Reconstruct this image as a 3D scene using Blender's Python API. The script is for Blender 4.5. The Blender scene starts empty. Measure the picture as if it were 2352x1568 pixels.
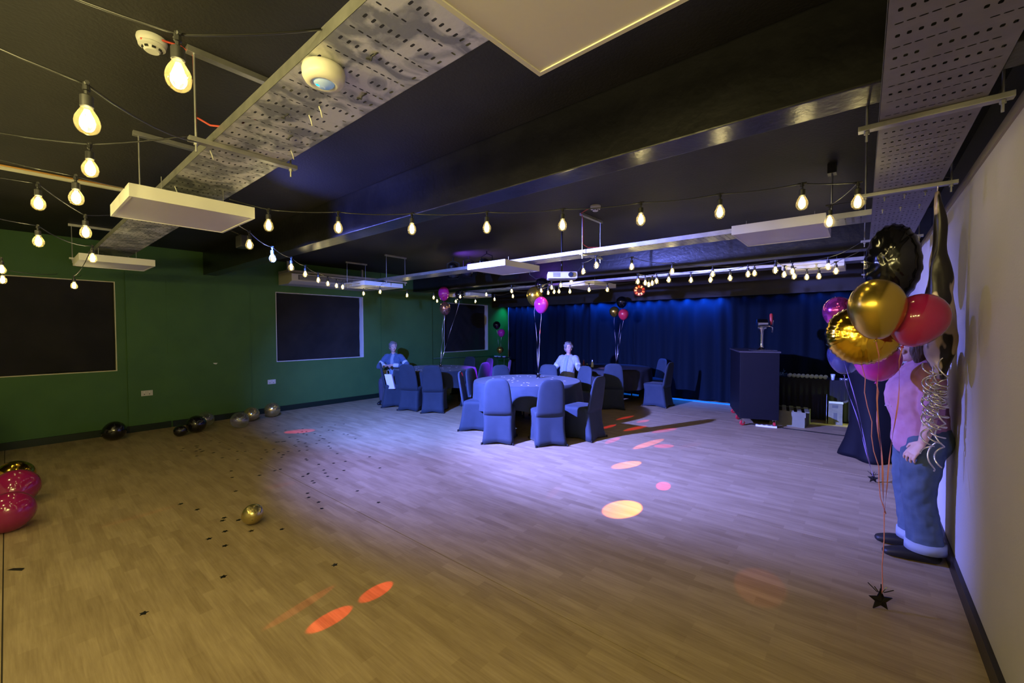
import bpy, bmesh, math, random
from math import sin, cos, pi, radians as R
from mathutils import Vector as V, Matrix, noise
random.seed(7)
sc = bpy.context.scene
col = sc.collection

# ------------------------------------------------------------ camera
H = 1.6
cd = bpy.data.cameras.new('camera'); cam = bpy.data.objects.new('camera', cd); col.objects.link(cam)
sc.camera = cam
yaw, pit, rol = R(39.79), R(1.585), R(-0.15)
F_ = V((-sin(yaw)*cos(pit), cos(yaw)*cos(pit), -sin(pit)))
Rt = V((cos(yaw), sin(yaw), 0)); U_ = Rt.cross(F_)
Rt, U_ = cos(rol)*Rt+sin(rol)*U_, -sin(rol)*Rt+cos(rol)*U_
M = Matrix((Rt, U_, -F_)).transposed().to_4x4(); M.translation = (0, 0, H)
cam.matrix_world = M
cd.sensor_fit = 'HORIZONTAL'; cd.sensor_width = 36; cd.lens = 36*967/2352; cd.clip_start = .02

# ------------------------------------------------------------ world, exposure, render options
w = bpy.data.worlds.new('world'); sc.world = w; w.use_nodes = True
w.node_tree.nodes['Background'].inputs[0].default_value = (.02, .02, .025, 1)
w.node_tree.nodes['Background'].inputs[1].default_value = .3
sc.view_settings.view_transform = 'Standard'; sc.view_settings.look = 'None'
sc.view_settings.exposure = 0.0; sc.view_settings.gamma = 1
sc.view_settings.use_curve_mapping = False
sc.cycles.max_bounces = 7; sc.cycles.diffuse_bounces = 3; sc.cycles.glossy_bounces = 3
sc.cycles.transparent_max_bounces = 12; sc.cycles.sample_clamp_indirect = 2.5
sc.cycles.sample_clamp_direct = 0
sc.cycles.caustics_reflective = False; sc.cycles.caustics_refractive = False
sc.cycles.use_denoising = True

WARM = (1.0, .83, .31)
BULB_W = 1.0
def light(name, kind, loc, power, color, to=None, size=None, blend=.3, rad=.03, parent=None, scale=None, mat=None):
    ld = bpy.data.lights.new(name, kind); ld.energy = power; ld.color = color
    if kind == 'SPOT':
        ld.spot_size = size; ld.spot_blend = blend
    if kind != 'AREA': ld.shadow_soft_size = rad
    o = bpy.data.objects.new(name, ld); col.objects.link(o)
    if mat is not None: o.matrix_world = mat; return o
    o.location = loc
    if to is not None: o.rotation_euler = (V(to)-V(loc)).to_track_quat('-Z', 'Y').to_euler()
    if parent: o.parent = parent
    return o
LAMP_A = V((-4.45, 1.5, 2.42))
# the big blue-white party lamp hidden behind the hanging panel, aimed along the room
def aim(az, el): return LAMP_A+V((cos(R(az))*cos(R(el)), sin(R(az))*cos(R(el)), sin(R(el))))
def wide_spot(name, loc, power, color, az, el, haz, hel, blend, rad):
    # spot scaled to even out the floor pool: cone wider sideways than upwards
    o = light(name, 'SPOT', loc, power, color, to=aim(az, el), size=2*R(haz), blend=blend, rad=rad)
    o.scale = (1, math.tan(R(hel))/math.tan(R(haz)), 1); return o
wide_spot('party_beam', LAMP_A, 3300, (.085, .20, 1.0), 114, -25, 48, 38, 1, .035)
wide_spot('party_beam_violet', LAMP_A+V((.05, .02, 0)), 8800, (.185, .22, 1.0), 63, -20, 45, 34, 1, .05)
wide_spot('pool_fill', LAMP_A+V((.03, .03, 0)), 1250, (.17, .20, 1.0), 76, -44, 56, 46, 1, .06)  # extra fill spot added to soften the edge of the floor pool
light('beam_spill', 'SPOT', LAMP_A+V((.1, -.12, -.03)), 130, (.12, .16, 1.0), to=(-3.5, 2.2, 2.72), size=R(100), blend=1, rad=.05)
# blue washers over the stage curtain
for x0, x1, p in ((-8.40, -7.75, 9), (-7.75, -7.2, 14), (-7.2, -6.2, 4), (-6.2, -5.75, 10), (-5.55, -4.95, 30), (-4.95, -4.3, 24), (-4.3, -3.75, 26), (-3.75, -3.3, 14), (-3.3, -2.9, 26), (-2.9, -2.3, 38), (-2.3, -1.0, 3), (-1.0, .3, 9)):
    ld = bpy.data.lights.new('curtain_strip', 'AREA'); ld.energy = p*.62; ld.color = (.004, .11, 1.0); ld.shape = 'RECTANGLE'; ld.size = x1-x0; ld.size_y = .02; ld.spread = R(95)
    o = bpy.data.objects.new('curtain_strip', ld); col.objects.link(o); o.location = ((x0+x1)/2, 9.850, 2.33); o.rotation_euler = (R(20), 0, 0)
light('teal_washer', 'SPOT', (-8.55, 10.25, 2.5), 45, (.0, .75, .75), to=(-8.85, 10.0, 1.2), size=R(90), blend=1, rad=.04)
# violet uplight by the far left table
light('violet_par', 'SPOT', (-4.9, 5.55, 2.62), 4200, (.27, .02, 1.0), to=(-6.5, 6.9, .65), size=R(25), blend=.8, rad=.04)
light('violet_ceiling', 'SPOT', (-5.55, 5.1, 2.66), 70, (.24, .07, 1.0), to=(-5.4, 5.45, 2.96), size=R(120), blend=1, rad=.04)
# service light behind the bar
light('bar_service_light', 'SPOT', (.30, 8.85, .55), 26, (.80, 1.0, .42), to=(-.75, 8.5, 0), size=R(100), blend=.8, rad=.08)
# bulbs of the string that runs on above and behind the camera
for p in ((-1.2, -.5, 2.3), (-1.8, -1.0, 2.3), (-.9, -1.6, 2.3), (-2.8, -.8, 2.3), (-4.0, -.8, 2.3), (-3.2, -1.5, 2.3), (-5.4, -.8, 2.3), (-1.6, -.3, 2.3), (-.4, -.9, 2.3), (-1.0, -.1, 2.3), (-.3, -.3, 2.3)):
    light('bulb_light', 'POINT', p, BULB_W*21, WARM, rad=.035)

# disco lamp pattern on the floor: one narrow beam per coloured patch
DISCO = V((-3.37, 7.96, 2.37))
PC = {'r2': ((1, .025, .02), 1.3), 'r': ((1, .03, .03), .8), 'p': ((1, .03, .10), .6), 'o': ((1, .22, .0), .75), 'f': ((1, .2, .1), .08), 'f2': ((1, .06, .04), .25), 'fo': ((1, .2, .03), .07)}
PATCH = [(-3.286, 7.16, 0.055, 0.236, 0.034, -0.067, 'r'), (-3.196, 6.323, 0.034, 0.204, 0.038, -0.067, 'r'), (-2.923, 7.079, 0.052, 0.136, 0.037, -0.082, 'r'), (-2.802, 6.505, 0.075, 0.261, 0.04, -0.083, 'r'), (-2.388, 6.651, 0.105, 0.24, 0.039, -0.098, 'p'), (-2.753, 5.584, 0.018, 0.199, 0.048, -0.079, 'p'), (-2.272, 5.753, 0.071, 0.353, 0.049, -0.1, 'o'), (-2.073, 5.744, 0.102, 0.083, 0.032, -0.087, 'p'), (-2.121, 4.667, 0.096, 0.18, 0.052, -0.102, 'o'), (-1.542, 4.267, 0.054, 0.045, 0.04, -0.108, 'p'), (-1.624, 3.488, 0.114, 0.145, 0.082, -0.158, 'o'), (-2.315, 3.417, -0.035, 0.165, 0.048, -0.035, 'f'), (-6.837, 2.953, 0.103, 0.184, 0.119, -0.05, 'r'), (-6.006, 2.886, 0.036, 0.153, 0.048, -0.022, 'p'), (-4.601, 1.781, 0.026, 0.115, 0.041, -0.013, 'f'), (-2.264, 1.415, -0.001, 0.052, 0.026, -0.007, 'r2'), (-2.246, 1.115, -0.001, 0.066, 0.030, -0.006, 'r2'), (-2.481, 1.067, -0.038, 0.208, 0.035, -0.005, 'f2'), (-0.469, 2.972, 0.135, -0.018, 0.0, -0.216, 'fo'), (-1.801, 6.023, 0.08, 0.205, 0.031, -0.087, 'f'), (-4.778, 0.699, -0.022, 0.265, 0.035, -0.003, 'f')]
for i, (x, y, ax, ay, bx, by, k) in enumerate(PATCH):
    c = V((x, y, 0)); d = c-DISCO; D = d.length; d.normalize()
    e1 = d.cross(V((0, 0, 1))).normalized(); e2 = e1.cross(d)
    a, b = V((ax, ay, 0)), V((bx, by, 0))
    m = ((a.dot(e1), b.dot(e1)), (a.dot(e2), b.dot(e2)))
    # principal axes of the ellipse seen from the lamp
    A = m[0][0]**2+m[0][1]**2; B = m[0][0]*m[1][0]+m[0][1]*m[1][1]; C = m[1][0]**2+m[1][1]**2
    th = .5*math.atan2(2*B, A-C); s1 = math.sqrt(max(1e-6, A*cos(th)**2+2*B*sin(th)*cos(th)+C*sin(th)**2)); s2 = math.sqrt(max(1e-6, A*sin(th)**2-2*B*sin(th)*cos(th)+C*cos(th)**2))
    u = e1*cos(th)+e2*sin(th); v = -e1*sin(th)+e2*cos(th)
    big = max(s1, s2); half = math.atan(big/D)
    X, Y, Z = u*(s1/big), v*(s2/big), -d
    mm = Matrix(((X.x, Y.x, Z.x, DISCO.x), (X.y, Y.y, Z.y, DISCO.y), (X.z, Y.z, Z.z, DISCO.z), (0, 0, 0, 1)))
    cc, pw = PC[k]
    inc = abs(d.z)
    light('disco_beam', 'SPOT', None, 46*pw*D*D/max(.25, inc), cc, size=max(R(.8), 2*half*1.12), blend=.25, rad=.004, mat=mm)

# ------------------------------------------------------------ materials
def mat(name, c, rough=.6, metal=0., spec=.4, em=None, es=0., alpha=1., trans=0., sheen=0., coat=0.):
    m = bpy.data.materials.new(name); m.use_nodes = True
    b = m.node_tree.nodes['Principled BSDF']
    b.inputs['Base Color'].default_value = (*c, 1); b.inputs['Roughness'].default_value = rough
    b.inputs['Metallic'].default_value = metal; b.inputs['Specular IOR Level'].default_value = spec
    if em: b.inputs['Emission Color'].default_value = (*em, 1); b.inputs['Emission Strength'].default_value = es
    b.inputs['Alpha'].default_value = alpha; b.inputs['Transmission Weight'].default_value = trans
    b.inputs['Sheen Weight'].default_value = sheen; b.inputs['Coat Weight'].default_value = coat
    return m
def nod(m): return m.node_tree.nodes, m.node_tree.links, m.node_tree.nodes['Principled BSDF']
def vary(m, c2, scale=3., detail=4., lo=.35, hi=.65, vec=None, bump=0., bscale=None, rough2=None, dist=0.):
    """mix the base colour with c2 by noise, optional bump"""
    n, l, b = nod(m)
    tc = n.new('ShaderNodeTexCoord'); mp = n.new('ShaderNodeMapping'); l.new(tc.outputs['Object'], mp.inputs[0])
    if vec: mp.inputs['Scale'].default_value = vec
    nz = n.new('ShaderNodeTexNoise'); nz.inputs['Scale'].default_value = scale; nz.inputs['Detail'].default_value = detail; nz.inputs['Distortion'].default_value = dist
    l.new(mp.outputs[0], nz.inputs[0])
    rp = n.new('ShaderNodeValToRGB'); rp.color_ramp.elements[0].position = lo; rp.color_ramp.elements[1].position = hi
    rp.color_ramp.elements[0].color = b.inputs['Base Color'].default_value[:]; rp.color_ramp.elements[1].color = (*c2, 1)
    l.new(nz.outputs[0], rp.inputs[0]); l.new(rp.outputs[0], b.inputs['Base Color'])
    if bump:
        n2 = n.new('ShaderNodeTexNoise'); n2.inputs['Scale'].default_value = bscale or scale*4; l.new(mp.outputs[0], n2.inputs[0])
        bp = n.new('ShaderNodeBump'); bp.inputs['Strength'].default_value = bump; bp.inputs['Distance'].default_value = .01
        l.new(n2.outputs[0], bp.inputs['Height']); l.new(bp.outputs[0], b.inputs['Normal'])
    return m
M_ = {}
def floor_mat():
    m = mat('wood_vinyl', (.42, .31, .18), .42, spec=.35); n, l, b = nod(m)
    tc = n.new('ShaderNodeTexCoord'); 
    def brick(w, h, off, sc_):
        t = n.new('ShaderNodeTexBrick'); t.offset = off; t.inputs['Brick Width'].default_value = w; t.inputs['Row Height'].default_value = h
        t.inputs['Mortar Size'].default_value = .0; t.inputs['Scale'].default_value = 1; t.inputs['Bias'].default_value = 0
        t.inputs['Color1'].default_value = (0, 0, 0, 1); t.inputs['Color2'].default_value = (1, 1, 1, 1)
        l.new(tc.outputs['Object'], t.inputs[0]); return t
    b1 = brick(.34, .066, .37, 1)
    mp = n.new('ShaderNodeMapping'); mp.inputs['Scale'].default_value = (1.6, 26, 1); l.new(tc.outputs['Object'], mp.inputs[0])
    g = n.new('ShaderNodeTexNoise'); g.inputs['Scale'].default_value = 3.2; g.inputs['Detail'].default_value = 6; g.inputs['Roughness'].default_value = .65; l.new(mp.outputs[0], g.inputs[0])
    mp2 = n.new('ShaderNodeMapping'); mp2.inputs['Scale'].default_value = (2.2, 15.15, 1); l.new(tc.outputs['Object'], mp2.inputs[0])
    v = n.new('ShaderNodeTexNoise'); v.inputs['Scale'].default_value = 1.0; v.inputs['Detail'].default_value = 2; l.new(mp2.outputs[0], v.inputs[0])
    r1 = n.new('ShaderNodeValToRGB'); e = r1.color_ramp.elements
    e[0].position = .0; e[0].color = (.255, .18, .098, 1); e[1].position = 1; e[1].color = (.46, .35, .21, 1)
    x = n.new('ShaderNodeMath'); x.operation = 'MULTIPLY'; x.inputs[1].default_value = .42; l.new(b1.outputs[0], x.inputs[0])
    y = n.new('ShaderNodeMath'); y.operation = 'MULTIPLY_ADD'; y.inputs[1].default_value = 1.35; l.new(g.outputs[0], y.inputs[0]); l.new(x.outputs[0], y.inputs[2])
    z = n.new('ShaderNodeMath'); z.operation = 'MULTIPLY_ADD'; z.inputs[1].default_value = 1.1; l.new(v.outputs[0], z.inputs[0]); l.new(y.outputs[0], z.inputs[2])
    s = n.new('ShaderNodeMath'); s.operation = 'SUBTRACT'; s.inputs[1].default_value = .88; l.new(z.outputs[0], s.inputs[0])
    l.new(s.outputs[0], r1.inputs[0]); l.new(r1.outputs[0], b.inputs['Base Color'])
    bp = n.new('ShaderNodeBump'); bp.inputs['Strength'].default_value = .12; bp.inputs['Distance'].default_value = .002
    l.new(g.outputs[0], bp.inputs['Height']); l.new(bp.outputs[0], b.inputs['Normal'])
    rr = n.new('ShaderNodeMapRange'); rr.inputs[3].default_value = .34; rr.inputs[4].default_value = .56; l.new(g.outputs[0], rr.inputs[0]); l.new(rr.outputs[0], b.inputs['Roughness'])
    return m
FLOOR = floor_mat()
CEIL = vary(mat('black_ceiling_paint', (.020, .020, .019), .6, spec=.2), (.030, .029, .027), 1.2, bump=.25, bscale=60)
BEAM = vary(mat('black_gloss_beam', (.010, .010, .011), .30, spec=.45), (.016, .016, .017), 6, bump=.22, bscale=22)
GREEN = vary(mat('green_wall_paint', (.050, .125, .038), .6, spec=.25), (.058, .14, .042), 2.5, bump=.15, bscale=90)
BEIGE = vary(mat('beige_wall_paint', (.50, .475, .46), .7, spec=.2), (.54, .51, .49), 1.5, bump=.12, bscale=80)
BLACKW = mat('black_wall_paint', (.012, .011, .012), .6)
SKIRT = mat('dark_green_gloss_skirting', (.006, .016, .010), .4)
SKIRTB = mat('black_brown_skirting', (.014, .011, .009), .4)
WHITE = mat('white_paint', (.72, .72, .70), .45)
JAMB = mat('white_reveal', (.62, .60, .62), .6)
CLOTHBLK = vary(mat('black_blackout_cloth', (.012, .012, .013), .85, spec=.25), (.020, .019, .019), 2, 4)
CURT = mat('navy_black_velvet', (.005, .009, .015), .9, spec=.04, sheen=.0)
GALV = vary(mat('galvanised_steel', (.22, .23, .24), .5, metal=.45, spec=.5), (.58, .58, .56), 7, 6, .42, .58, bump=.1, bscale=50, dist=1.2)
GALVP = vary(mat('plain_galvanised_steel', (.38, .38, .38), .42, metal=.85), (.50, .50, .49), 12, bump=.05)
GALVD = vary(mat('dull_galvanised_steel', (.21, .20, .215), .6, metal=.5), (.25, .24, .25), 9)
PANELF = mat('panel_white_frame', (.74, .73, .66), .5)
PANELD = vary(mat('panel_diffuser', (.72, .70, .70), .55), (.75, .73, .72), 2)
PLAST = mat('white_plastic', (.72, .70, .62), .35)
DETW = mat('detector_plastic', (.62, .62, .58), .45)
LENS = mat('sensor_lens', (.35, .42, .5), .2, em=(.15, .35, .6), es=.35)
LEDB = mat('blue_led', (.0, .3, .8), .3, em=(.0, .45, 1), es=2.2)
CABLE = mat('black_rubber_cable', (.012, .012, .012), .45, spec=.6)
RED = mat('red_fire_cable', (.55, .07, .04), .5)
ORANGE = mat('orange_cable', (.6, .3, .06), .5)
FIL = mat('glowing_filament', (1, .8, .4), .5, em=(1, .80, .40), es=26)
SPAN = vary(mat('black_spandex', (.020, .030, .046), .75, spec=.25, sheen=.05), (.024, .034, .052), 8)
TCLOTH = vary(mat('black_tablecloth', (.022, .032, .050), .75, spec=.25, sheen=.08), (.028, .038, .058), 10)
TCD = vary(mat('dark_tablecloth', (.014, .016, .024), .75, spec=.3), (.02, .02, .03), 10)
DARKM = mat('dark_metal', (.03, .03, .032), .4, metal=.6)
BOARD = mat('dark_underside', (.03, .025, .02), .8)
BAR = vary(mat('black_bar_laminate', (.003, .0035, .006), .55, spec=.2), (.004, .004, .007), 5)
BARTOP = mat('bar_top', (.05, .045, .05), .3)
CHROME = mat('chrome', (.85, .85, .85), .08, metal=1)
REDP = mat('red_plastic', (.38, .03, .025), .35)
REDW = mat('red_wheel', (.45, .02, .03), .4)
GOLDL = mat('gold_latex_balloon', (.62, .43, .07), .25, metal=.9, spec=.6)
GOLDL2 = mat('pale_gold_balloon', (.55, .46, .20), .2, metal=.85)
GOLDF = vary(mat('gold_foil', (.80, .48, .04), .13, metal=1), (.85, .55, .07), 6, bump=.9, bscale=9)
BLKF = vary(mat('black_foil', (.035, .034, .034), .12, metal=.9), (.05, .05, .05), 6, bump=.8, bscale=8)
MOTT = vary(mat('foil_painted_reflections', (.02, .016, .014), .3, metal=.2), (.46, .36, .28), 8.5, 2, .50, .53, vec=(1, 1, .4), bump=.5, bscale=14)  # tan patches put the wall's reflection into the foil colour
SILV = mat('silver_ribbon', (.72, .68, .62), .22, metal=.8)
def latex(name, c, rough=.12, a=1.): return mat(name, c, rough, spec=.6, coat=.4)
PINKL = latex('pink_latex', (.42, .016, .11)); MAGL = latex('magenta_latex', (.60, .03, .36)); REDL = latex('red_latex', (.7, .03, .07))
BLKL = latex('black_latex', (.006, .006, .007)); 
def clear_mat(name, tint, t=.72, gl=.14):
    m = bpy.data.materials.new(name); m.use_nodes = True; n, l = m.node_tree.nodes, m.node_tree.links; n.clear()
    o = n.new('ShaderNodeOutputMaterial'); tr = n.new('ShaderNodeBsdfTransparent'); g = n.new('ShaderNodeBsdfGlossy'); g.inputs['Roughness'].default_value = .06
    d = n.new('ShaderNodeBsdfTranslucent'); d.inputs[0].default_value = (*tint, 1)
    m1 = n.new('ShaderNodeMixShader'); m2 = n.new('ShaderNodeMixShader')
    m1.inputs[0].default_value = 1-t-gl; m2.inputs[0].default_value = gl
    l.new(tr.outputs[0], m1.inputs[1]); l.new(d.outputs[0], m1.inputs[2]); l.new(m1.outputs[0], m2.inputs[1]); l.new(g.outputs[0], m2.inputs[2]); l.new(m2.outputs[0], o.inputs[0])
    return m
GLASS = clear_mat('bulb_glass', (1, .85, .5), .88, .08)
CLEARB = clear_mat('clear_balloon_film', (.8, .8, .75), .45, .25)
CUPM = mat('frosted_cup_plastic', (.62, .75, .95), .25, spec=.7)
BOTTLE = clear_mat('clear_plastic', (.35, .55, 1), .30, .30)
SKIN = vary(mat('skin', (.60, .36, .28), .5), (.65, .41, .33), 20)
PALESKIN = vary(mat('pale_skin', (.50, .29, .25), .55), (.54, .33, .28), 20)
GREYHAIR = vary(mat('grey_hair', (.10, .09, .09), .6), (.22, .20, .20), 60, vec=(1, 1, .25), bump=.6, bscale=120)
BRHAIR = vary(mat('brown_hair', (.06, .035, .02), .5), (.10, .06, .035), 60, vec=(1, 1, .2), bump=.6, bscale=120)
LIPS = mat('lips', (.45, .12, .12), .4); EYEW = mat('eye_white', (.75, .75, .75), .2); PUP = mat('pupil', (.02, .02, .02), .2)
BLUECARD = vary(mat('blue_knit', (.05, .09, .18), .85, sheen=.1), (.07, .12, .22), 60, bump=.4, bscale=200)
PALET = mat('pale_blue_top', (.22, .27, .36), .8); TRIMW = mat('white_knit_trim', (.5, .52, .56), .85)
LILAC = vary(mat('lilac_white_cardigan', (.27, .29, .36), .85, sheen=.1), (.32, .34, .41), 40, bump=.4, bscale=150)
TROU = mat('dark_trousers', (.05, .05, .08), .85)
PINKT = vary(mat('pink_tshirt', (.40, .17, .25), .85, sheen=.0), (.45, .21, .29), 14, bump=.5, bscale=9)
JEANS = vary(mat('blue_denim', (.050, .080, .125), .85), (.075, .11, .16), 12, bump=.4, bscale=12)
TURN = mat('pale_denim_turnup', (.28, .33, .42), .85); SHOE = mat('black_shoe', (.012, .012, .014), .5)
CARDB = vary(mat('cardboard', (.17, .17, .105), .85), (.20, .20, .125), 6)
BAG = mat('lilac_gift_bag', (.72, .62, .78), .5)
PIPE = mat('painted_pipe', (.04, .10, .06), .45)
CONF = mat('black_confetti', (.01, .009, .009), .35); CONFM = mat('bright_confetti', (.92, .70, .85), .35)
TINSEL = mat('blue_tinsel', (.35, .6, 1.0), .3, metal=.4)
BLUEGLOW = mat('blue_lit_floor_glow', (.0, .2, .7), .4, em=(.01, .17, .72), es=.8)  # blue light on the floor put into a glowing colour
GREYC = mat('grey_fabric', (.16, .15, .13), .85)
PROJ = mat('projector_case', (.62, .62, .60), .4)
EMR = [mat('disco_cell_cream', (1, .5, .3), .4, em=(1, .42, .16), es=1.6), mat('disco_cell_red', (.8, .05, .03), .4, em=(1, .03, .015), es=.7), mat('disco_cell_orange', (.9, .2, .05), .4, em=(1, .13, .03), es=1.1)]
REDD = mat('disco_housing', (.20, .012, .012), .4)

# ------------------------------------------------------------ mesh helpers
class MB:
    def __init__(s): s.v = []; s.f = []
    def add(s, vs, fs):
        n = len(s.v); s.v += [tuple(p) for p in vs]; s.f += [tuple(i+n for i in q) for q in fs]; return s
    def box(s, x0, y0, z0, x1, y1, z1):
        return s.add([(x0, y0, z0), (x1, y0, z0), (x1, y1, z0), (x0, y1, z0), (x0, y0, z1), (x1, y0, z1), (x1, y1, z1), (x0, y1, z1)],
                     [(0, 3, 2, 1), (4, 5, 6, 7), (0, 1, 5, 4), (1, 2, 6, 5), (2, 3, 7, 6), (3, 0, 4, 7)])
    def obox(s, c, X, Y, Z):
        c, X, Y, Z = V(c), V(X), V(Y), V(Z)
        return s.add([c+X*a+Y*b+Z*d for d in (-1, 1) for a, b in ((-1, -1), (1, -1), (1, 1), (-1, 1))],
                     [(0, 3, 2, 1), (4, 5, 6, 7), (0, 1, 5, 4), (1, 2, 6, 5), (2, 3, 7, 6), (3, 0, 4, 7)])
    def tube(s, pts, r, n=8, close=True):
        pts = [V(p) for p in pts]; rr = r if isinstance(r, (list, tuple)) else [r]*len(pts)
        rings = []; up = V((0, 0, 1)); prev = None
        for i, p in enumerate(pts):
            t = (pts[min(i+1, len(pts)-1)]-pts[max(i-1, 0)])
            if t.length < 1e-9: t = V((0, 0, 1))
            t.normalize()
            if prev is None:
                a = t.cross(up); a = a if a.length > .05 else t.cross(V((0, 1, 0)))
            else: a = prev - t*prev.dot(t)
            a.normalize(); prev = a; b = t.cross(a)
            rings.append([p+(a*cos(2*pi*k/n)+b*sin(2*pi*k/n))*rr[i] for k in range(n)])
        vs = [q for g in rings for q in g]; fs = []
        for i in range(len(rings)-1):
            for k in range(n): fs.append((i*n+k, i*n+(k+1) % n, (i+1)*n+(k+1) % n, (i+1)*n+k))
        if close: fs.append(tuple(range(n))[::-1]); fs.append(tuple((len(rings)-1)*n+k for k in range(n)))
        return s.add(vs, fs)
    def lathe(s, prof, n=20, c=(0, 0, 0), axis=None, wob=None):
        c = V(c); q = V((0, 0, 1)).rotation_difference(V(axis).normalized()) if axis else None
        vs = []; fs = []
        for (r, z) in prof:
            for k in range(n):
                a = 2*pi*k/n; rr = r*(wob(a, z) if wob else 1); p = V((rr*cos(a), rr*sin(a), z))
                if q: p = q @ p
                vs.append(c+p)
        for i in range(len(prof)-1):
            for k in range(n): fs.append((i*n+k, i*n+(k+1) % n, (i+1)*n+(k+1) % n, (i+1)*n+k))
        if prof[0][0] > 1e-4: fs.append(tuple(range(n))[::-1])
        if prof[-1][0] > 1e-4: fs.append(tuple((len(prof)-1)*n+k for k in range(n)))
        return s.add(vs, fs)
    def loft(s, rings):
        n = len(rings[0]); s.add([p for g in rings for p in g], [(i*n+k, i*n+(k+1) % n, (i+1)*n+(k+1) % n, (i+1)*n+k) for i in range(len(rings)-1) for k in range(n)]+[tuple(range(n))[::-1], tuple((len(rings)-1)*n+k for k in range(n))]); return s
    def mesh(s, name, m, smooth=False, bevel=0):
        me = bpy.data.meshes.new(name); me.from_pydata(s.v, [], s.f); me.update()
        bm = bmesh.new(); bm.from_mesh(me); bmesh.ops.recalc_face_normals(bm, faces=bm.faces)
        if bevel:
            ed = [e for e in bm.edges if len(e.link_faces) == 2 and e.calc_face_angle(0) > .6]
            bmesh.ops.bevel(bm, geom=ed, offset=bevel, segments=2, affect='EDGES', profile=.7)
        bm.to_mesh(me); bm.free()
        me.materials.append(m)
        if smooth:
            me.shade_smooth()
            if smooth == 'auto':
                try: me.set_sharp_from_angle(angle=R(40))
                except Exception: pass
        return me
    def build(s, name, m, parent=None, smooth=False, bevel=0, loc=None):
        o = bpy.data.objects.new(name, s.mesh(name, m, smooth, bevel)); col.objects.link(o)
        if parent is not None: o.parent = parent
        if loc is not None: o.location = loc
        return o
def tag(o, label, cat, group=None, kind=None):
    if label: o['label'] = label
    if cat: o['category'] = cat
    if group: o['group'] = group
    if kind: o['kind'] = kind
    return o
def thing(name, label, cat, loc=(0, 0, 0), rz=0, group=None, kind=None):
    o = bpy.data.objects.new(name, None); col.objects.link(o); o.empty_display_size = .1
    o.location = loc; o.rotation_euler = (0, 0, rz)
    return tag(o, label, cat, group, kind)
def struct(name, mb, m, smooth=False, bevel=0, parent=None):
    o = mb.build(name, m, parent, smooth, bevel); o['kind'] = 'structure'; return o
def kids(root): return [c for c in bpy.data.objects if c.parent == root]
def copy_tree(o, parent=None):
    c = o.copy(); col.objects.link(c); c.parent = parent
    if parent is not None: c.matrix_parent_inverse = o.matrix_parent_inverse.copy()
    for k in CH.get(o.name, []): copy_tree(k, c)
    return c
CH = {}
def reg(o):
    CH[o.name] = [c for c in bpy.data.objects if c.parent == o]
    for c in CH[o.name]: reg(c)
def dup(o, label, loc, rz, group=None):
    c = copy_tree(o); c.location = loc; c.rotation_euler = (0, 0, rz); c['label'] = label
    if group: c['group'] = group
    return c

# ------------------------------------------------------------ room shell
XL, XR, YB, YF, ZC = -8.85, .49, -3.4, 10.7, 2.96
fl = struct('floor', MB().box(XL-.3, YB-.2, -.12, XR+.3, YF+.2, -.004), BOARD)
ys = [YB, -.05, 1.95, 3.95, 5.95, 8.0, YF]
for i in range(len(ys)-1):
    o = MB().box(XL-.02, ys[i]+.003, -.004, XR+.02, ys[i+1]-.003, 0).build('vinyl_sheet', FLOOR, fl)
struct('trim_1', MB().box(-1.45, 7.975, 0, XR, 8.02, .006), SKIRTB)
struct('ceiling', MB().box(XL-.3, YB-.2, ZC, XR+.4, YF+.2, ZC+.12), CEIL)
# left (green) wall with three blacked-out window openings
W = MB()
wins = [(-.9, 1.085), (3.39, 5.27), (7.71, 9.47)]
z0w, z1w = .98, 2.355
segs = [(YB, -.9), (1.085, 3.39), (5.27, 7.71), (9.47, YF)]
for a, b in segs: W.box(XL-.25, a, 0, XL, b, ZC)
for a, b in wins:
    W.box(XL-.25, a, 0, XL, b, z0w); W.box(XL-.25, a, z1w, XL, b, ZC); W.box(XL-.25, a, z0w, XL-.16, b, z1w)
W.box(XL, 1.2, 0, XL+.022, 2.93, ZC-.001).box(XL, 1.70, 1.2, XL+.028, 1.73, 2.45)
W.box(XL, 5.73, 0, XL+.03, 7.27, ZC-.001)
struct('wall_left', W, GREEN)
struct('wall_front', MB().box(XL-.25, YF, 0, XR+.3, YF+.15, ZC), GREEN)
struct('wall_back', MB().box(XL-.25, YB-.15, 0, XR+.3, YB, ZC), BEIGE)
struct('wall_right', MB().box(XR, YB, 0, XR+.2, YF, 2.545), BEIGE)
struct('wall_right_upper', MB().box(XR+.09, YB, 2.545, XR+.2, YF, ZC), BLACKW)
struct('trim_2', MB().box(XR-.012, YB, 2.50, XR+.09, YF, 2.55), mat('ledge_paint', (.30, .27, .22), .6))
struct('baseboard_left', MB().box(XL+.0, YB, 0, XL+.035, 1.2, .10).box(XL+.022, 1.2, 0, XL+.05, 1.72, .10).box(XL+.022, 1.745, 0, XL+.05, 2.93, .10).box(XL, 2.93, 0, XL+.03, 5.73, .10).box(XL+.03, 5.73, 0, XL+.055, 7.27, .10).box(XL, 7.27, 0, XL+.03, YF, .10), SKIRT)
struct('baseboard_right', MB().box(XR-.022, YB, 0, XR, YF, .10), SKIRTB)
struct('beam_1', MB().box(XL, 2.215, 2.57, XR+.09, 2.42, ZC), BEAM, bevel=.008)
struct('beam_2', MB().box(XL, 6.66, 2.57, XR+.09, 6.90, ZC), BEAM, bevel=.008)
struct('trim_3', MB().box(XL, 9.66, 2.29, XR+.0, 9.80, ZC), vary(mat('dark_pelmet', (.022, .018, .014), .6), (.03, .024, .018), 3))
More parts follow.
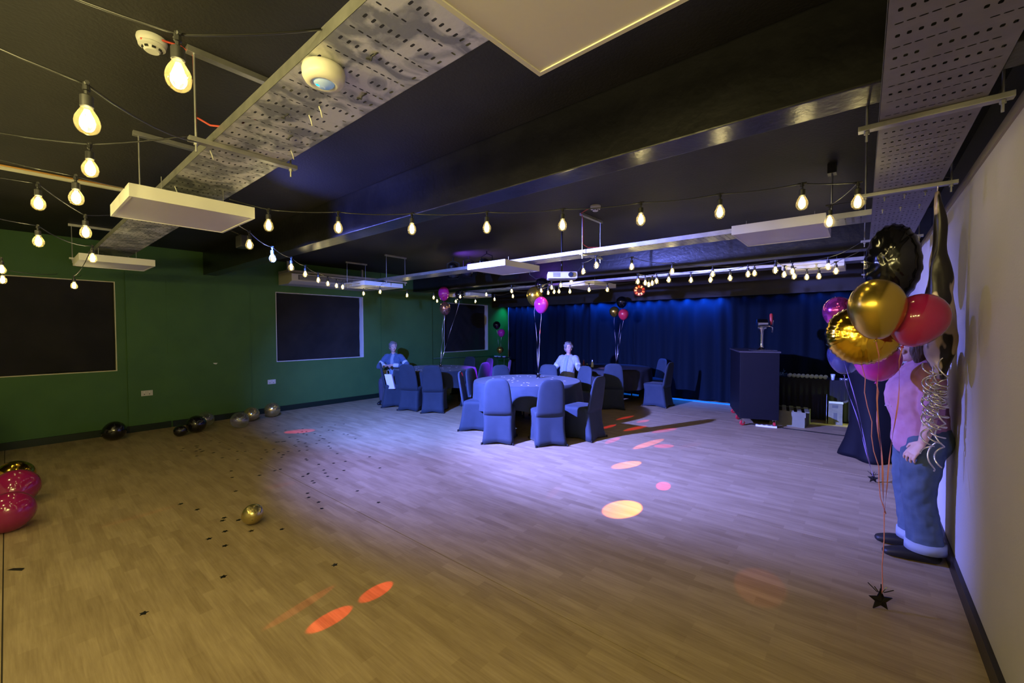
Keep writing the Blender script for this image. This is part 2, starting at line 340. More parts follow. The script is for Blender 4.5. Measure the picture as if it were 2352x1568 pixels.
for i, (a, b) in enumerate(wins):
    wn = bpy.data.objects.new('window_%d' % (i+1), None); col.objects.link(wn); wn['kind'] = 'structure'
    j = .018 if i == 0 else .035
    m = MB().box(XL-.16, b-.012, z0w, XL+.004, b+.0, z1w).box(XL-.16, a, z1w-.012, XL+.004, b-.012, z1w).box(XL-.16, a, z0w, XL+.003, b-.012, z0w+.012).box(XL-.16, a, z0w+.012, XL+.003, a+.012, z1w-.012)
    m.build('reveal', JAMB if i else mat('yellowish_reveal', (.62, .60, .42), .6), wn)  # first window's reveal is yellower than the other two
# blackout cloths hung in the openings
def cloth(y0, y1, z0, z1, x, seed, label):
    m = MB(); ny, nz = 46, 36; vs = []; fs = []
    for j in range(nz+1):
        for i in range(ny+1):
            u, v = i/ny, j/nz
            d = .022*noise.noise(V((u*5+seed, v*2.2, .3)))+.016*noise.noise(V((u*9+v*6+seed, v*3, 1.7)))+.008*noise.noise(V((u*20-v*12, v*6, seed)))
            vs.append((x+d, y0+(y1-y0)*u, z0+(z1-z0)*v + .008*sin(u*9+seed)*(1-v)))
    for j in range(nz):
        for i in range(ny): a = j*(ny+1)+i; fs.append((a, a+1, a+ny+2, a+ny+1))
    m.add(vs, fs); o = m.build('blackout_cloth', CLOTHBLK, None, True); tag(o, label, 'curtain', 'blackout cloths over the windows'); return o
cloth(-.88, 1.066, z0w+.02, z1w-.015, XL-.035, 1.3, 'creased black blackout cloth over the wide window nearest the camera')
cloth(3.41, 5.225, z0w+.01, z1w-.02, XL-.10, 4.7, 'smooth black blackout cloth over the window under the white air conditioner')
cloth(7.73, 9.425, z0w+.02, z1w-.02, XL-.10, 9.2, 'black blackout cloth over the far window behind the table with pink balloon')

# ------------------------------------------------------------ stage curtain
def curtain(x0, x1, y, z0, z1, label):
    n = int((x1-x0)/.022); vs = []; fs = []; rows = 10
    for j in range(rows+1):
        v = j/rows
        for i in range(n+1):
            x = x0+(x1-x0)*i/n
            ph = x*21+2.3*noise.noise(V((x*1.4, 0, 5)))+1.2*sin(x*3.1)
            am = .050+.02*noise.noise(V((x*1.1, 3, 0)))
            vs.append((x+.03*noise.noise(V((x*2, v*2, 0)))*(1-v), y+am*sin(ph+.5*noise.noise(V((x*2, v*1.5, 1))))*(1-.35*v)+.02*noise.noise(V((x*7, v*3, 2))), z0+(z1-z0)*v+(.01*sin(x*7) if j == 0 else 0)))
    for j in range(rows):
        for i in range(n): a = j*(n+1)+i; fs.append((a, a+1, a+n+2, a+n+1))
    m = MB().add(vs, fs); o = m.build('stage_curtain', CURT, None, True)
    return tag(o, label, 'curtain')
cu = curtain(-8.40, XR-.02, 9.965, .02, 2.36, 'long pleated dark navy stage curtain lit blue along its top edge')
MB().box(-8.425, 9.93, .02, -8.395, 9.96, 2.30).build('edge_band', JAMB, cu)
o = MB().box(-3.42, 9.74, 0, -2.10, 9.86, .012).build('lit_floor_patch', BLUEGLOW); tag(o, 'blue-lit patch of floor at the foot of the stage curtain, its light set as glow', 'lit floor')  # glowing slab added in place of blue light falling on the floor

# ------------------------------------------------------------ cable trays
def tray(name, label, x0, x1, y0, y1, z, along, m, m2, nx, pitch, fh=.042, slots=True):
    """perforated tray: base plate with real slots, two side flanges; along = 'x' or 'y'"""
    t = thing(name, label, 'cable tray', (0, 0, 0), 0, None)
    L0, L1 = (x0, x1) if along == 'x' else (y0, y1); C0, C1 = (y0, y1) if along == 'x' else (x0, x1)
    P = (lambda a, c: (a, c, z)) if along == 'x' else (lambda a, c: (c, a, z))
    vs = []; fs = []
    nrow = int((L1-L0)/pitch); dc = (C1-C0-.03)/nx
    def quad(a0, c0, a1, c1):
        n = len(vs); vs.extend([P(a0, c0), P(a1, c0), P(a1, c1), P(a0, c1)]); fs.append((n, n+1, n+2, n+3))
    quad(L0, C0, L1, C0+.015); quad(L0, C1-.015, L1, C1)
    for r in range(nrow):
        a0 = L0+r*pitch; a1 = a0+pitch; la = r % 2 == 0
        ha, hc = (.0105, .0045) if la else (.0034, .0088)
        if slots == 'r': ha, hc = (.0085, .0055) if la else (.0032, .0098)
        for k in range(nx):
            c0 = C0+.015+k*dc; c1 = c0+dc; am, cm = (a0+a1)/2, (c0+c1)/2
            if random.random() < .03: quad(a0, c0, a1, c1); continue
            n = len(vs)
            vs.extend([P(a0, c0), P(a1, c0), P(a1, c1), P(a0, c1)])
            q = .6
            vs.extend([P(am-ha, cm-hc*q), P(am-ha*q, cm-hc), P(am+ha*q, cm-hc), P(am+ha, cm-hc*q), P(am+ha, cm+hc*q), P(am+ha*q, cm+hc), P(am-ha*q, cm+hc), P(am-ha, cm+hc*q)])
            b = n+4
            fs.extend([(n, n+1, b+2, b+1), (n+1, b+3, b+2), (n+1, n+2, b+4, b+3), (n+2, b+5, b+4), (n+2, n+3, b+6, b+5), (n+3, b+7, b+6), (n+3, n, b, b+7), (n, b+1, b)])
    if L0+nrow*pitch < L1-.001: quad(L0+nrow*pitch, C0+.015, L1, C1-.015)
    MB().add(vs, fs).build('perforated_base', m, t)
    for c, s in ((C0, 1), (C1, -1)):
        f = MB()
        a, b = sorted((c, c+s*.0015)); a2, b2 = sorted((c, c+s*.012))
        if along == 'x': f.box(L0, a, z, L1, b, z+fh).box(L0, a2, z+fh, L1, b2, z+fh+.002)
        else: f.box(a, L0, z, b, L1, z+fh).box(a2, L0, z+fh, b2, L1, z+fh+.002)
        f.build('flange', m2, t)
    return t
t1 = tray('cable_tray', 'wide stained galvanised perforated cable tray overhead, carrying the round white sensor', -8.82, .03, .675, 1.02, 2.535, 'x', GALV, GALVP, 11, .072)
tr = tray('cable_tray', 'broad dull grey perforated cable tray running along the top of the beige wall', .04, .36, .2, 9.6, 2.50, 'y', GALVD, GALVD, 11, .070, slots='r')
t2 = tray('cable_tray', 'galvanised cable tray behind the white projector, reflecting bulbs', -8.3, .04, 4.38, 4.68, 2.50, 'x', GALVP, GALVP, 9, .05)
t3 = tray('cable_tray', 'farthest galvanised cable tray crossing near the stage pelmet above the red disco lamp', -8.3, .04, 7.08, 7.38, 2.49, 'x', GALVP, GALVP, 6, .08)
# short junction plate with bolts between trays
# trapeze hangers: channel under the tray + two threaded rods + ceiling channel
def hanger(x, y, along, L, label, ztray=2.535, top=True, g='trapeze hangers'):
    t = thing('trapeze_hanger', label, 'hanger', (x, y, 0), 0, g)
    z1 = ztray-.001; z0 = z1-.022; h = L/2
    b = MB()
    if along == 'y':
        b.box(-.02, -h, z0, .02, h, z1); rods = ((0, -h+.03), (0, h-.03)); tb = (-.02, -h, .02, h)
    else:
        b.box(-h, -.02, z0, h, .02, z1); rods = ((-h+.03, 0), (h-.03, 0)); tb = (-h, -.02, h, .02)
    b.build('channel', GALVP, t, bevel=.002)
    for rx, ry in rods:
        MB().tube([(rx, ry, z0-.045), (rx, ry, ZC-.001)], .005, 6).tube([(rx, ry, z0-.014), (rx, ry, z0-.001)], .010, 6).build('threaded_rod', GALVP, t)
    if top: MB().box(tb[0], tb[1], ZC-.03, tb[2], tb[3], ZC-.001).build('ceiling_channel', GALVP, t, bevel=.002)
    return t
hanger(-2.50, .83, 'y', .50, 'steel trapeze hanger with red cable on its rod, under the stained tray')
hanger(-3.83, .83, 'y', .50, 'steel trapeze hanger above the larger of the two white panels on the stained tray')
hanger(-7.75, .83, 'y', .60, 'steel trapeze hanger at the green wall end of the stained tray')
hanger(-6.6, 4.6, 'y', .46, 'thin trapeze hanger on the second tray right of the air conditioner', 2.50)
hanger(-7.87, 4.55, 'y', .46, 'thin trapeze hanger in front of the air conditioner', 2.50)
hanger(-2.54, 4.56, 'y', .50, 'trapeze hanger with red cable beside the second smoke detector', 2.50)
hanger(.20, 2.47, 'x', .46, 'steel channel hanger crossing the wall-side tray nearest the camera', 2.50, False, 'channel hangers of the wall-side tray')
hanger(.20, 3.70, 'x', .46, 'steel channel hanger crossing the wall-side tray where the foil streamer hangs', 2.50, False, 'channel hangers of the wall-side tray')
hanger(.20, 5.60, 'x', .46, 'wall-side tray hanger behind the black foil balloon, nearest of three', 2.50, False, 'channel hangers of the wall-side tray')
hanger(.20, 7.3, 'x', .46, 'wall-side tray hanger behind the black foil balloon, middle of three', 2.50, False, 'channel hangers of the wall-side tray')
hanger(.20, 9.0, 'x', .46, 'wall-side tray hanger behind the black foil balloon, farthest of three', 2.50, False, 'channel hangers of the wall-side tray')
for x, y in ((-1.76, .858), (-1.864, .864), (-3.444, .722), (-3.601, 1.0), (-2.62, .70), (-2.30, .97)):
    MB().tube([(x, y, 2.54), (x, y, 2.532), (x+.006, y+.004, 2.515), (x+.002, y+.012, 2.492)], .0028, 5).build('cable_tie', PLAST, t1, True)
for x, y in ((-1.30, .82), (-1.55, .93), (-1.95, .80), (-2.15, .9)):
    MB().tube([(x-.03, y-.004, 2.536), (x-.015, y+.006, 2.528), (x+.01, y-.006, 2.527), (x+.03, y+.004, 2.536)], .003, 5).build('cable_tie', CABLE, t1, True)
for x in (.10, .20, .30):
    for y in (3.86, 4.25): MB().tube([(x, y, 2.51), (x, y, 2.47)], .004, 6).tube([(x, y, 2.499), (x, y, 2.489)], .009, 6).build('bolt', GALVP, tr)
# ------------------------------------------------------------ LED ceiling panels
def panel(x, y, z, label, sx=.30, sy=.30, rz=0, wires=True, top=2.53):
    t = thing('ceiling_panel', label, 'light panel', (x, y, z), rz, 'white square panels hung under the trays')
    h = .075
    f = MB(); w = .014
    f.box(-sx, -sy, 0, sx, -sy+w, h).box(-sx, sy-w, 0, sx, sy, h).box(-sx, -sy+w, 0, -sx+w, sy-w, h).box(sx-w, -sy+w, 0, sx, sy-w, h).box(-sx+w, -sy+w, h-.004, sx-w, sy-w, h)
    f.build('frame', PANELF, t)
    MB().box(-sx+w, -sy+w, .004, sx-w, sy-w, .007).build('diffuser', PANELD, t)
    if wires:
        for a, b in ((-1, -1), (1, -1), (-1, 1), (1, 1)):
            MB().tube([(a*(sx-.08), b*(sy-.16), h), (a*(sx-.08), b*(sy-.16), top-z)], .0022, 5).build('hanging_wire', GALVP, t)
    return t
panel(-.455, .72, 2.37, 'large white square panel cut off by the top of the picture', .325, .325, R(-2))
panel(-3.52, .78, 2.36, 'white square panel under the stained tray, nearer of two', .33, .32)
panel(-6.85, .84, 2.37, 'white square panel high in front of the green wall, partly behind a glowing bulb', .33, .32)
panel(-3.72, 4.30, 2.395, 'lilac-lit white panel immediately left of the projector', .33, .36)
panel(-.545, 4.27, 2.395, 'lilac-lit white panel beside the black foil balloon on the second tray', .32, .33)
panel(-7.10, 4.45, 2.40, 'white panel overlapping the air conditioner', .36, .40)
panel(-3.95, 7.02, 2.39, 'white panel on the third tray left of the red disco lamp', .33, .42)
panel(-.52, 7.02, 2.39, 'white panel on the third tray with string bulbs in front, right end', .33, .34)
panel(-7.35, 7.25, 2.40, 'violet-lit panel near the far window, beside the pink foil balloon', .36, .36)

# ------------------------------------------------------------ sensor, detectors, conduit, cables
t = thing('presence_sensor', 'round white presence sensor with blue glowing lens under the stained tray', 'sensor', (-1.49, .745, 2.475))
MB().lathe([(.0, .06), (.060, .06), (.069, .056), (.072, .042), (.070, .020), (.062, .006), (.046, .0), (.038, .001), (.036, .010), (0, .010)], 40).build('housing', PLAST, t, True)
MB().lathe([(.037, .010), (.034, -.002), (.024, -.010), (.0, -.014)][::-1], 28, (0, 0, .004)).build('lens', LENS, t, True)
MB().lathe([(0, -.002), (.010, 0), (.012, .003), (0, .004)], 14, (-.006, -.014, -.006)).build('blue_indicator', LEDB, t, True)
def detector(x, y, z, label, dz=1):
    t = thing('smoke_detector', label, 'smoke detector', (x, y, z), 0, None)
    MB().lathe([(0, -.0), (.056, -.0), (.058, -.012), (.054, -.026), (.05, -.03)][::-1], 30).build('base_plate', DETW, t, 'auto')
    MB().lathe([(0, -.062), (.026, -.062), (.032, -.056), (.036, -.046), (.05, -.042), (.052, -.033), (.047, -.028)], 30).build('sensing_chamber', DETW, t, 'auto')
    for k in range(8):
        a = k*pi/4
        MB().obox((.034*cos(a), .034*sin(a), -.052), V((cos(a), sin(a), 0))*.004, V((-sin(a), cos(a), 0))*.007, V((0, 0, .004))).build('vent_slot', CABLE, t)
    return t
detector(-2.565, .465, ZC, 'white round smoke detector with red wire on the dark ceiling near the brightest bulbs')
detector(-2.276, 4.17, ZC, 'small white smoke detector on the ceiling above the projector')
def cable(name, label, pts, r, m, cat='cable', n=6):
    o = MB().tube(pts, r, n).build(name, m, None, True); return tag(o, label, cat)
cable('fire_cable', 'red fire cable from the detector down the hanger rod onto the stained tray', [(-2.54, .42, 2.925), (-2.52, .48, 2.945), (-2.51, .56, 2.95), (-2.512, .612, 2.93), (-2.512, .613, 2.7), (-2.514, .618, 2.64), (-2.46, .66, 2.60), (-2.36, .70, 2.575), (-2.1, .74, 2.55)], .005, RED)
cable('fire_cable', 'thin red cable looping from the second detector to its hanger rod', [(-2.30, 4.16, 2.945), (-2.42, 4.22, 2.95), (-2.53, 4.30, 2.95), (-2.535, 4.345, 2.9), (-2.535, 4.345, 2.6), (-2.50, 4.4, 2.565), (-2.2, 4.5, 2.55)], .005, RED)
o = MB().box(-5.475, -1.6, ZC-.03, -5.435, .98, ZC-.001).build('trunking', mat('cream_trunking', (.68, .66, .5), .5)); tag(o, 'cream plastic trunking on the ceiling above the left bulbs', 'trunking')
cable('orange_cable', 'orange cable running alongside the cream ceiling trunking', [(-5.40, -1.6, ZC-.01), (-5.405, 0, ZC-.01), (-5.40, .9, ZC-.01)], .007, ORANGE)
o = MB().box(-3.80, .50, ZC-.065, -2.6, .54, ZC-.04) if False else None
cable('wall_pipe', 'thin painted pipe along the green wall below the far window', [(XL+.03, 7.3, .84), (XL+.03, 9.9, .79)], .012, PIPE, 'pipe')

# ------------------------------------------------------------ string lights
def string_light(label, bulbs, start, end, pw=1.):
    t = thing('string_light', label, 'string light', (0, 0, 0), 0, 'festoon string lights')
    tops = [V((b[0], b[1], b[2]+.108)) for b in bulbs]
    path = ([V(start)] if start else [])+tops+([V(end)] if end else [])
    pts = []
    for a, b in zip(path[:-1], path[1:]):
        L = (b-a).length; sag = min(.05, .05*L*L)
        for k in range(6): s = k/6; pts.append(a.lerp(b, s)-V((0, 0, sag*4*s*(1-s))))
    pts.append(path[-1])
    MB().tube(pts, .0035, 6).build('cable', CABLE, t, True)
    for b, tp in zip(bulbs, tops):
        b = V(b[:3])
        holder = MB().tube([tp+V((0, 0, .006)), tp-V((0, 0, .018)), tp-V((0, 0, .020)), tp-V((0, 0, .030))], [.008, .010, .006, .006], 8).tube([b+V((0, 0, .076)), b+V((0, 0, .072)), b+V((0, 0, .040)), b+V((0, 0, .036))], [.010, .0165, .0165, .012], 10)
        holder.tube([tp-V((.022, 0, 0)), tp+V((.022, 0, 0))], .006, 6)
        h = holder.build('lamp_holder', CABLE, t, 'auto')
        o = bpy.data.objects.new('bulb', BULBM); col.objects.link(o); o.parent = t; o.location = b
        f = bpy.data.objects.new('filament', FILM); col.objects.link(f); f.parent = o
        light('bulb_light', 'POINT', b, BULB_W*pw, WARM, rad=.022)
    return t
BULBM = MB().lathe([(0, -.044), (.012, -.042), (.022, -.035), (.029, -.022), (.031, -.008), (.028, .008), (.021, .022), (.0155, .032), (.0135, .040)], 16).mesh('bulb', GLASS, True)
fm = MB()
for k in range(6):
    a = k*pi/3; fm.tube([(.004*cos(a), .004*sin(a), .030), (.011*cos(a), .011*sin(a), .012), (.010*cos(a+.4), .010*sin(a+.4), -.018)], .0026, 5)
FILM = fm.mesh('filament', FIL, True)
string_light('festoon string whose single large bulb glows just below the smoke detector', [(-1.447, .317, 2.298)], (-1.62, -.35, 2.50), (-1.357, .672, 2.57), 3.0)
string_light('festoon string from the upper left corner to the red-cabled hanger, one glaring bulb', [(-1.851, .175, 2.251)], (-2.05, -.6, 2.66), (-2.46, .60, 2.50), 3.0)
string_light('festoon string with a bulb directly below the second glaring bulb, ending at the ceiling channel', [(-2.762, .266, 2.355)], (-3.2, -.7, 2.58), (-2.60, .62, 2.58), 3.0)
string_light('festoon string with bulb in front of the cream trunking', [(-3.169, .25, 2.30)], (-3.15, -.7, 2.56), (-3.35, .50, 2.44), 3.0)
string_light('festoon string with two bulbs left of the nearer white panel', [(-3.623, .134, 2.332), (-3.981, .353, 2.259)], (-3.5, -.7, 2.5), (-4.1, .60, 2.45), 3.0)
string_light('festoon string of five bulbs close to the green wall and the large window', [(-4.524, .161, 2.242), (-5.351, .514, 2.259), (-7.062, .517, 2.131)], (-4.0, -.6, 2.45), (-7.6, .62, 2.30), 3.0)
string_light('short festoon string with two bulbs at the extreme picture border over the large window', [(-6.295, -.014, 2.188), (-6.759, -.012, 2.126)], (-5.6, -.7, 2.4), (-7.3, .4, 2.27), 3.0)
string_light('long festoon string of nine evenly spaced bulbs crossing in front of the main beam', [(-3.18, 1.182, 2.33), (-2.872, 1.525, 2.33), (-2.507, 1.887, 2.33), (-2.07, 2.208, 2.33), (-1.618, 2.495, 2.33), (-1.14, 2.704, 2.33), (-.694, 2.853, 2.33), (-.281, 2.957, 2.33), (-.034, 3.145, 2.33), (-.185, 3.589, 2.33)], (-3.35, 1.0, 2.50), (-.02, 3.72, 2.47))
string_light('festoon string receding from the big panel towards the air conditioner', [(-4.007, 1.336, 2.33), (-4.575, 1.731, 2.33), (-5.071, 2.118, 2.33), (-5.561, 2.495, 2.33), (-6.092, 2.919, 2.33), (-6.434, 3.232, 2.33), (-6.641, 3.482, 2.33), (-6.765, 3.654, 2.33)], (-3.55, 1.0, 2.47), (-7.0, 4.35, 2.48))
string_light('festoon string sloping past the air conditioner panel to the far window', [(-6.787, 4.387, 2.3), (-7.344, 4.387, 2.3), (-7.062, 5.181, 2.3), (-7.109, 5.904, 2.3), (-7.899, 6.666, 2.3)], (-6.62, 4.36, 2.47), (-7.9, 7.1, 2.46))
string_light('far festoon string from the window panel to the gold and pink balloon cluster', [(-7.46, 6.87, 2.28), (-7.114, 7.182, 2.28), (-6.294, 6.956, 2.28), (-5.449, 6.574, 2.28), (-4.453, 6.388, 2.28), (-4.269, 6.314, 2.28), (-4.156, 6.299, 2.28), (-4.011, 6.428, 2.28)], (-7.5, 7.1, 2.45), (-3.8, 6.6, 2.45))
string_light('festoon string leading up to the projector hanger', [(-6.789, 6.382, 2.33), (-5.972, 6.347, 2.33), (-5.083, 6.094, 2.33), (-4.613, 6.392, 2.33), (-4.145, 6.052, 2.33), (-3.829, 5.855, 2.33), (-3.37, 5.437, 2.33), (-2.702, 4.646, 2.33), (-2.335, 4.305, 2.33)], (-7.0, 6.64, 2.5), (-2.52, 4.34, 2.46))
string_light('festoon string swinging from the projector hanger to the far wall-side tray', [(-2.072, 4.662, 2.33), (-1.854, 5.38, 2.33), (-1.534, 5.986, 2.33), (-1.095, 6.253, 2.33), (-.696, 6.383, 2.33), (-.323, 6.171, 2.33)], (-2.5, 4.76, 2.46), (-.02, 5.6, 2.49))
string_light('farthest festoon string, bunched above the red disco lamp and looping right', [(-3.591, 6.365, 2.28), (-3.356, 6.572, 2.28), (-2.495, 6.227, 2.28), (-2.455, 5.731, 2.28), (-2.441, 5.962, 2.28), (-2.387, 6.086, 2.28), (-2.234, 5.854, 2.28), (-2.049, 5.811, 2.28), (-1.833, 6.065, 2.28), (-1.613, 6.19, 2.28), (-1.361, 6.153, 2.28), (-1.097, 5.863, 2.28), (-.784, 5.685, 2.28), (-.762, 6.208, 2.28), (-.689, 6.497, 2.28), (-.573, 6.715, 2.28), (-.444, 6.709, 2.28), (-.252, 6.239, 2.28)], (-3.8, 6.6, 2.44), (-.02, 6.0, 2.46))

# ------------------------------------------------------------ air conditioner
t = thing('air_conditioner', 'long white ceiling air conditioner on the green wall above the middle window', 'air conditioner', (XL, 3.45, 2.49))
b = MB(); prof = [(0, .0), (.45, .0), (.60, .05), (.60, .185), (.52, .215), (0, .215)]
b.loft([[(x, y, z) for x, z in prof] for y in (0, 1.85)]); b.build('casing', mat('aircon_white', (.60, .57, .52), .5), t, bevel=.008)
MB().box(.601, .12, .075, .606, 1.75, .165).build('air_outlet', mat('aircon_dark', (.08, .075, .075), .5), t)
for k in range(3): MB().box(.606, .14, .085+.026*k, .612, 1.73, .095+.026*k).build('louvre', mat('aircon_louvre', (.42, .40, .40), .5) if k == 0 else bpy.data.materials['aircon_louvre'], t)
MB().box(.05, -.02, .216, .5, 1.9, .26).build('top_rail', mat('aircon_rail', (.35, .33, .32), .5), t)
MB().box(.12, .1, .26, .16, .14, .469).box(.12, 1.7, .26, .16, 1.74, .469).build('ceiling_bracket', GALVP, t)

# ------------------------------------------------------------ projector, par cans, disco lamp, trap hook
t = thing('projector', 'white projector hung under the second tray', 'projector', (-3.22, 4.95, 2.295), R(38))
MB().box(-.2, -.14, 0, .2, .14, .095).build('case', PROJ, t, bevel=.022)
MB().tube([(.11, -.137, .05), (.11, -.165, .05)], [.036, .034], 18).build('lens_ring', CABLE, t, 'auto')
MB().tube([(.11, -.150, .05), (.11, -.167, .05)], .026, 16).build('lens', mat('lens_glass', (.02, .03, .05), .05), t)
for k in range(6): MB().box(-.13, -.1425, .022+.01*k, -.03, -.1405, .027+.01*k).build('vent_slat', DARKM, t)
MB().tube([(0, 0, .095), (0, 0, .665)], .012, 10).box(-.05, -.05, .095, .05, .05, .105).build('mount_pole', DARKM, t)
cable('projector_cable', 'loop of thin black cables dangling beside the projector', [(-3.42, 4.68, 2.55), (-3.50, 4.62, 2.46), (-3.53, 4.62, 2.36), (-3.48, 4.70, 2.30), (-3.40, 4.78, 2.33)], .005, CABLE)
def parcan(x, y, z, rz, tilt, label):
    t = thing('stage_light', label, 'stage light', (x, y, z), rz, 'black stage lights on the ceiling')
    q = Matrix.Rotation(tilt, 4, 'X')
    m = MB().lathe([(.0, .16), (.05, .16), (.085, .10), (.095, .02), (.10, -.08), (.0, -.08)], 20)
    m.v = [tuple(q @ V(p)) for p in m.v]; m.build('lamp_can', mat('par_black', (.012, .012, .013), .45) if 'par_black' not in bpy.data.materials else bpy.data.materials['par_black'], t, 'auto')
    f = MB().box(-.11, -.11, -.095, .11, .11, -.08); f.v = [tuple(q @ V(p)) for p in f.v]; f.build('colour_frame', DARKM, t)
    d = ZC-z
    MB().tube([(-.115, 0, 0), (-.115, 0, .15), (0, 0, .2), (.115, 0, .15), (.115, 0, 0)], .008, 6).tube([(0, 0, .2), (0, 0, d)], .012, 6).build('yoke', DARKM, t)
parcan(-5.95, 5.42, 2.70, R(30), R(40), 'black stage light with violet-lit rim, first of the group over the second tray')
parcan(-5.62, 5.50, 2.72, R(80), R(60), 'black stage light angled sideways beside the violet-lit one')
parcan(-5.02, 5.35, 2.72, R(10), R(75), 'black square-faced stage light nearest the lilac panel left of the projector')
t = thing('party_light', 'small black party lamp clamped to the tray behind the big panel', 'stage light', tuple(LAMP_A-V((0, .06, 0))))
MB().box(-.07, -.05, -.05, .07, .03, .06).build('housing', DARKM, t, bevel=.01)
MB().tube([(0, -.01, .06), (0, -.2, .13), (0, -.46, .13)], .008, 6).build('clamp_arm', DARKM, t)
# disco lamp
t = thing('disco_lamp', 'round red and orange glowing disco lamp in front of the stage pelmet', 'disco lamp', tuple(DISCO+V((0, .0, 0))))
fd = V((.42, -.9, -.05)).normalized(); sx = fd.cross(V((0, 0, 1))).normalized(); sz = sx.cross(fd)
MB().lathe([(0, -.02), (.11, -.02), (.12, .0), (.115, .05), (.06, .09), (0, .09)], 28, tuple(-fd*.12), tuple(-fd)).build('housing', REDD, t, 'auto')
for k in range(9):
    a = 2*pi*k/9; c = -fd*.095+(sx*cos(a)+sz*sin(a))*.075
    MB().obox(c, (sx*cos(a)+sz*sin(a))*.021, (-sx*sin(a)+sz*cos(a))*.015, fd*.004).build('lens_cell', EMR[(0, 1, 2, 0, 1, 2, 0, 1, 2)[k]] if k not in (1, 7) else EMR[0], t)
MB().tube([tuple(-fd*.14+V((0, 0, .1))), tuple(-fd*.14+V((0, 0, .59)))], .01, 6).build('hanging_arm', DARKM, t)

# long twin rod holding the lilac panel tray (two steel rods with hook)
t = thing('suspension_rod', 'pair of steel rods with a hook above the lilac panel beside the black foil balloon', 'rod', (-.215, 4.40, 0))
MB().tube([(0, -.02, 2.50), (0, -.02, 2.90)], .006, 6).tube([(0, .03, 2.50), (0, .03, 2.90)], .006, 6).build('twin_rod', GALVP, t)
MB().box(-.03, -.04, 2.88, .03, .05, ZC-.001).build('ceiling_bracket', DARKM, t)

# ------------------------------------------------------------ wall sockets, scuff
def socket(x, y, z, label, L=.145):
    t = thing('wall_socket', label, 'socket', (x, y, z), 0, 'double wall sockets on the green wall')
    MB().box(0, -L/2, -.043, .012, L/2, .043).build('face_plate', mat('socket_plate', (.55, .55, .52), .4) if 'socket_plate' not in bpy.data.materials else bpy.data.materials['socket_plate'], t, bevel=.003)
    for s in (-1, 1):
        MB().box(.012, s*.032-.01, .012, .016, s*.032+.004, .026).build('switch', WHITE, t)
        MB().box(.0121, s*.032-.008, -.022, .013, s*.032+.006, -.012).build('pin_slot', DARKM, t)
socket(XL+.022, 1.424, .60, 'white double wall socket on the green wall above the black floor balloons')
socket(XL, 3.29, .60, 'white double wall socket on the green wall below the middle window corner')
socket(XL+.03, 5.80, .60, 'white wall socket partly behind the black chair of the seated person in blue', .13)
o = MB().add([(0, 0, 0), (0, .07, -.005), (0, .045, -.03), (0, .01, -.02)], [(0, 1, 2, 3)]).build('paint_chip', WHITE, None); o.location = (XL+.0235, 2.33, 1.03); tag(o, 'small pale paint chip on the green wall above the floor balloons', 'paint chip')

# ------------------------------------------------------------ covered banquet chairs
def make_chair():
    t = thing('banquet_chair', '', 'chair')
    def rr(x0, x1, y0, y1, z, n=8, rad=.05, arch=0.):
        pts = []
        for (cx, cy, a0) in ((x1-rad, y1-rad, 0), (x0+rad, y1-rad, 90), (x0+rad, y0+rad, 180), (x1-rad, y0+rad, 270)):
            for k in range(n//2+1): a = R(a0+90*k/(n//2)); pts.append((cx+rad*cos(a), cy+rad*sin(a)))
        # subdivide long sides
        out = []
        for i in range(len(pts)):
            p, q = pts[i], pts[(i+1) % len(pts)]; d = math.hypot(p[0]-q[0], p[1]-q[1]); k = max(1, int(d/.05))
            for s in range(k): out.append((p[0]+(q[0]-p[0])*s/k, p[1]+(q[1]-p[1])*s/k))
        mx, my = (x0+x1)/2, (y0+y1)/2
        res = []
        for (x, y) in out:
            ex = 1-min(1, abs(x-mx)/((x1-x0)/2)); ey = 1-min(1, abs(y-my)/((y1-y0)/2)); e = max(ex, ey)
            pin = arch*e
            res.append((x-(x-mx)*pin*.9, y-(y-my)*pin*.9, z+arch*e*.35 if z < .01 else z))
        return res
    # all rings need the same vertex count: build one unit ring and scale it
    base = rr(-.5, .5, -.5, .5, 0, 8, .12)
    def ring(x, y0, y1, z, pin=0., lift=0.):
        res = []
        for (a, b, _) in base:
            e = max(1-abs(a)*2, 1-abs(b)*2); e = max(0, e)
            px, py = a*2*x, (y0+y1)/2+b*(y1-y0)
            res.append((px*(1-pin*e), (y0+y1)/2+(py-(y0+y1)/2)*(1-pin*e), z+lift*e))
        return res
    sk = MB().loft([ring(.235, -.285, .245, .0, .16, .035), ring(.222, -.262, .235, .08, .12, .01), ring(.208, -.232, .222, .22, .06), ring(.208, -.215, .220, .34, .02), ring(.218, -.205, .228, .42), ring(.220, -.200, .230, .455), ring(.205, -.19, .215, .475), ring(.12, -.11, .13, .483)])
    sk.build('seat_cover', SPAN, t, True)
    def bring(z, hw, yc, th):
        n = 20; return [(hw*math.copysign(abs(cos(a))**.55, cos(a)), yc+th*math.copysign(abs(sin(a))**.8, sin(a)), z) for a in [2*pi*k/n for k in range(n)]]
    bk = MB().loft([bring(.40, .206, -.185, .03), bring(.47, .203, -.200, .033), bring(.60, .200, -.222, .030), bring(.75, .186, -.248, .027), bring(.84, .172, -.264, .025), bring(.885, .152, -.272, .023), bring(.912, .118, -.277, .019), bring(.925, .07, -.279, .012)])
    bk.build('backrest', SPAN, t, True)
    for sx in (-1, 1):
        for y in (-.275, .235): MB().tube([(sx*.222, y, 0), (sx*.221, y*.985, .03)], .013, 8).build('foot', DARKM, t)
    return t
chair0 = make_chair(); reg(chair0)
first = [True]
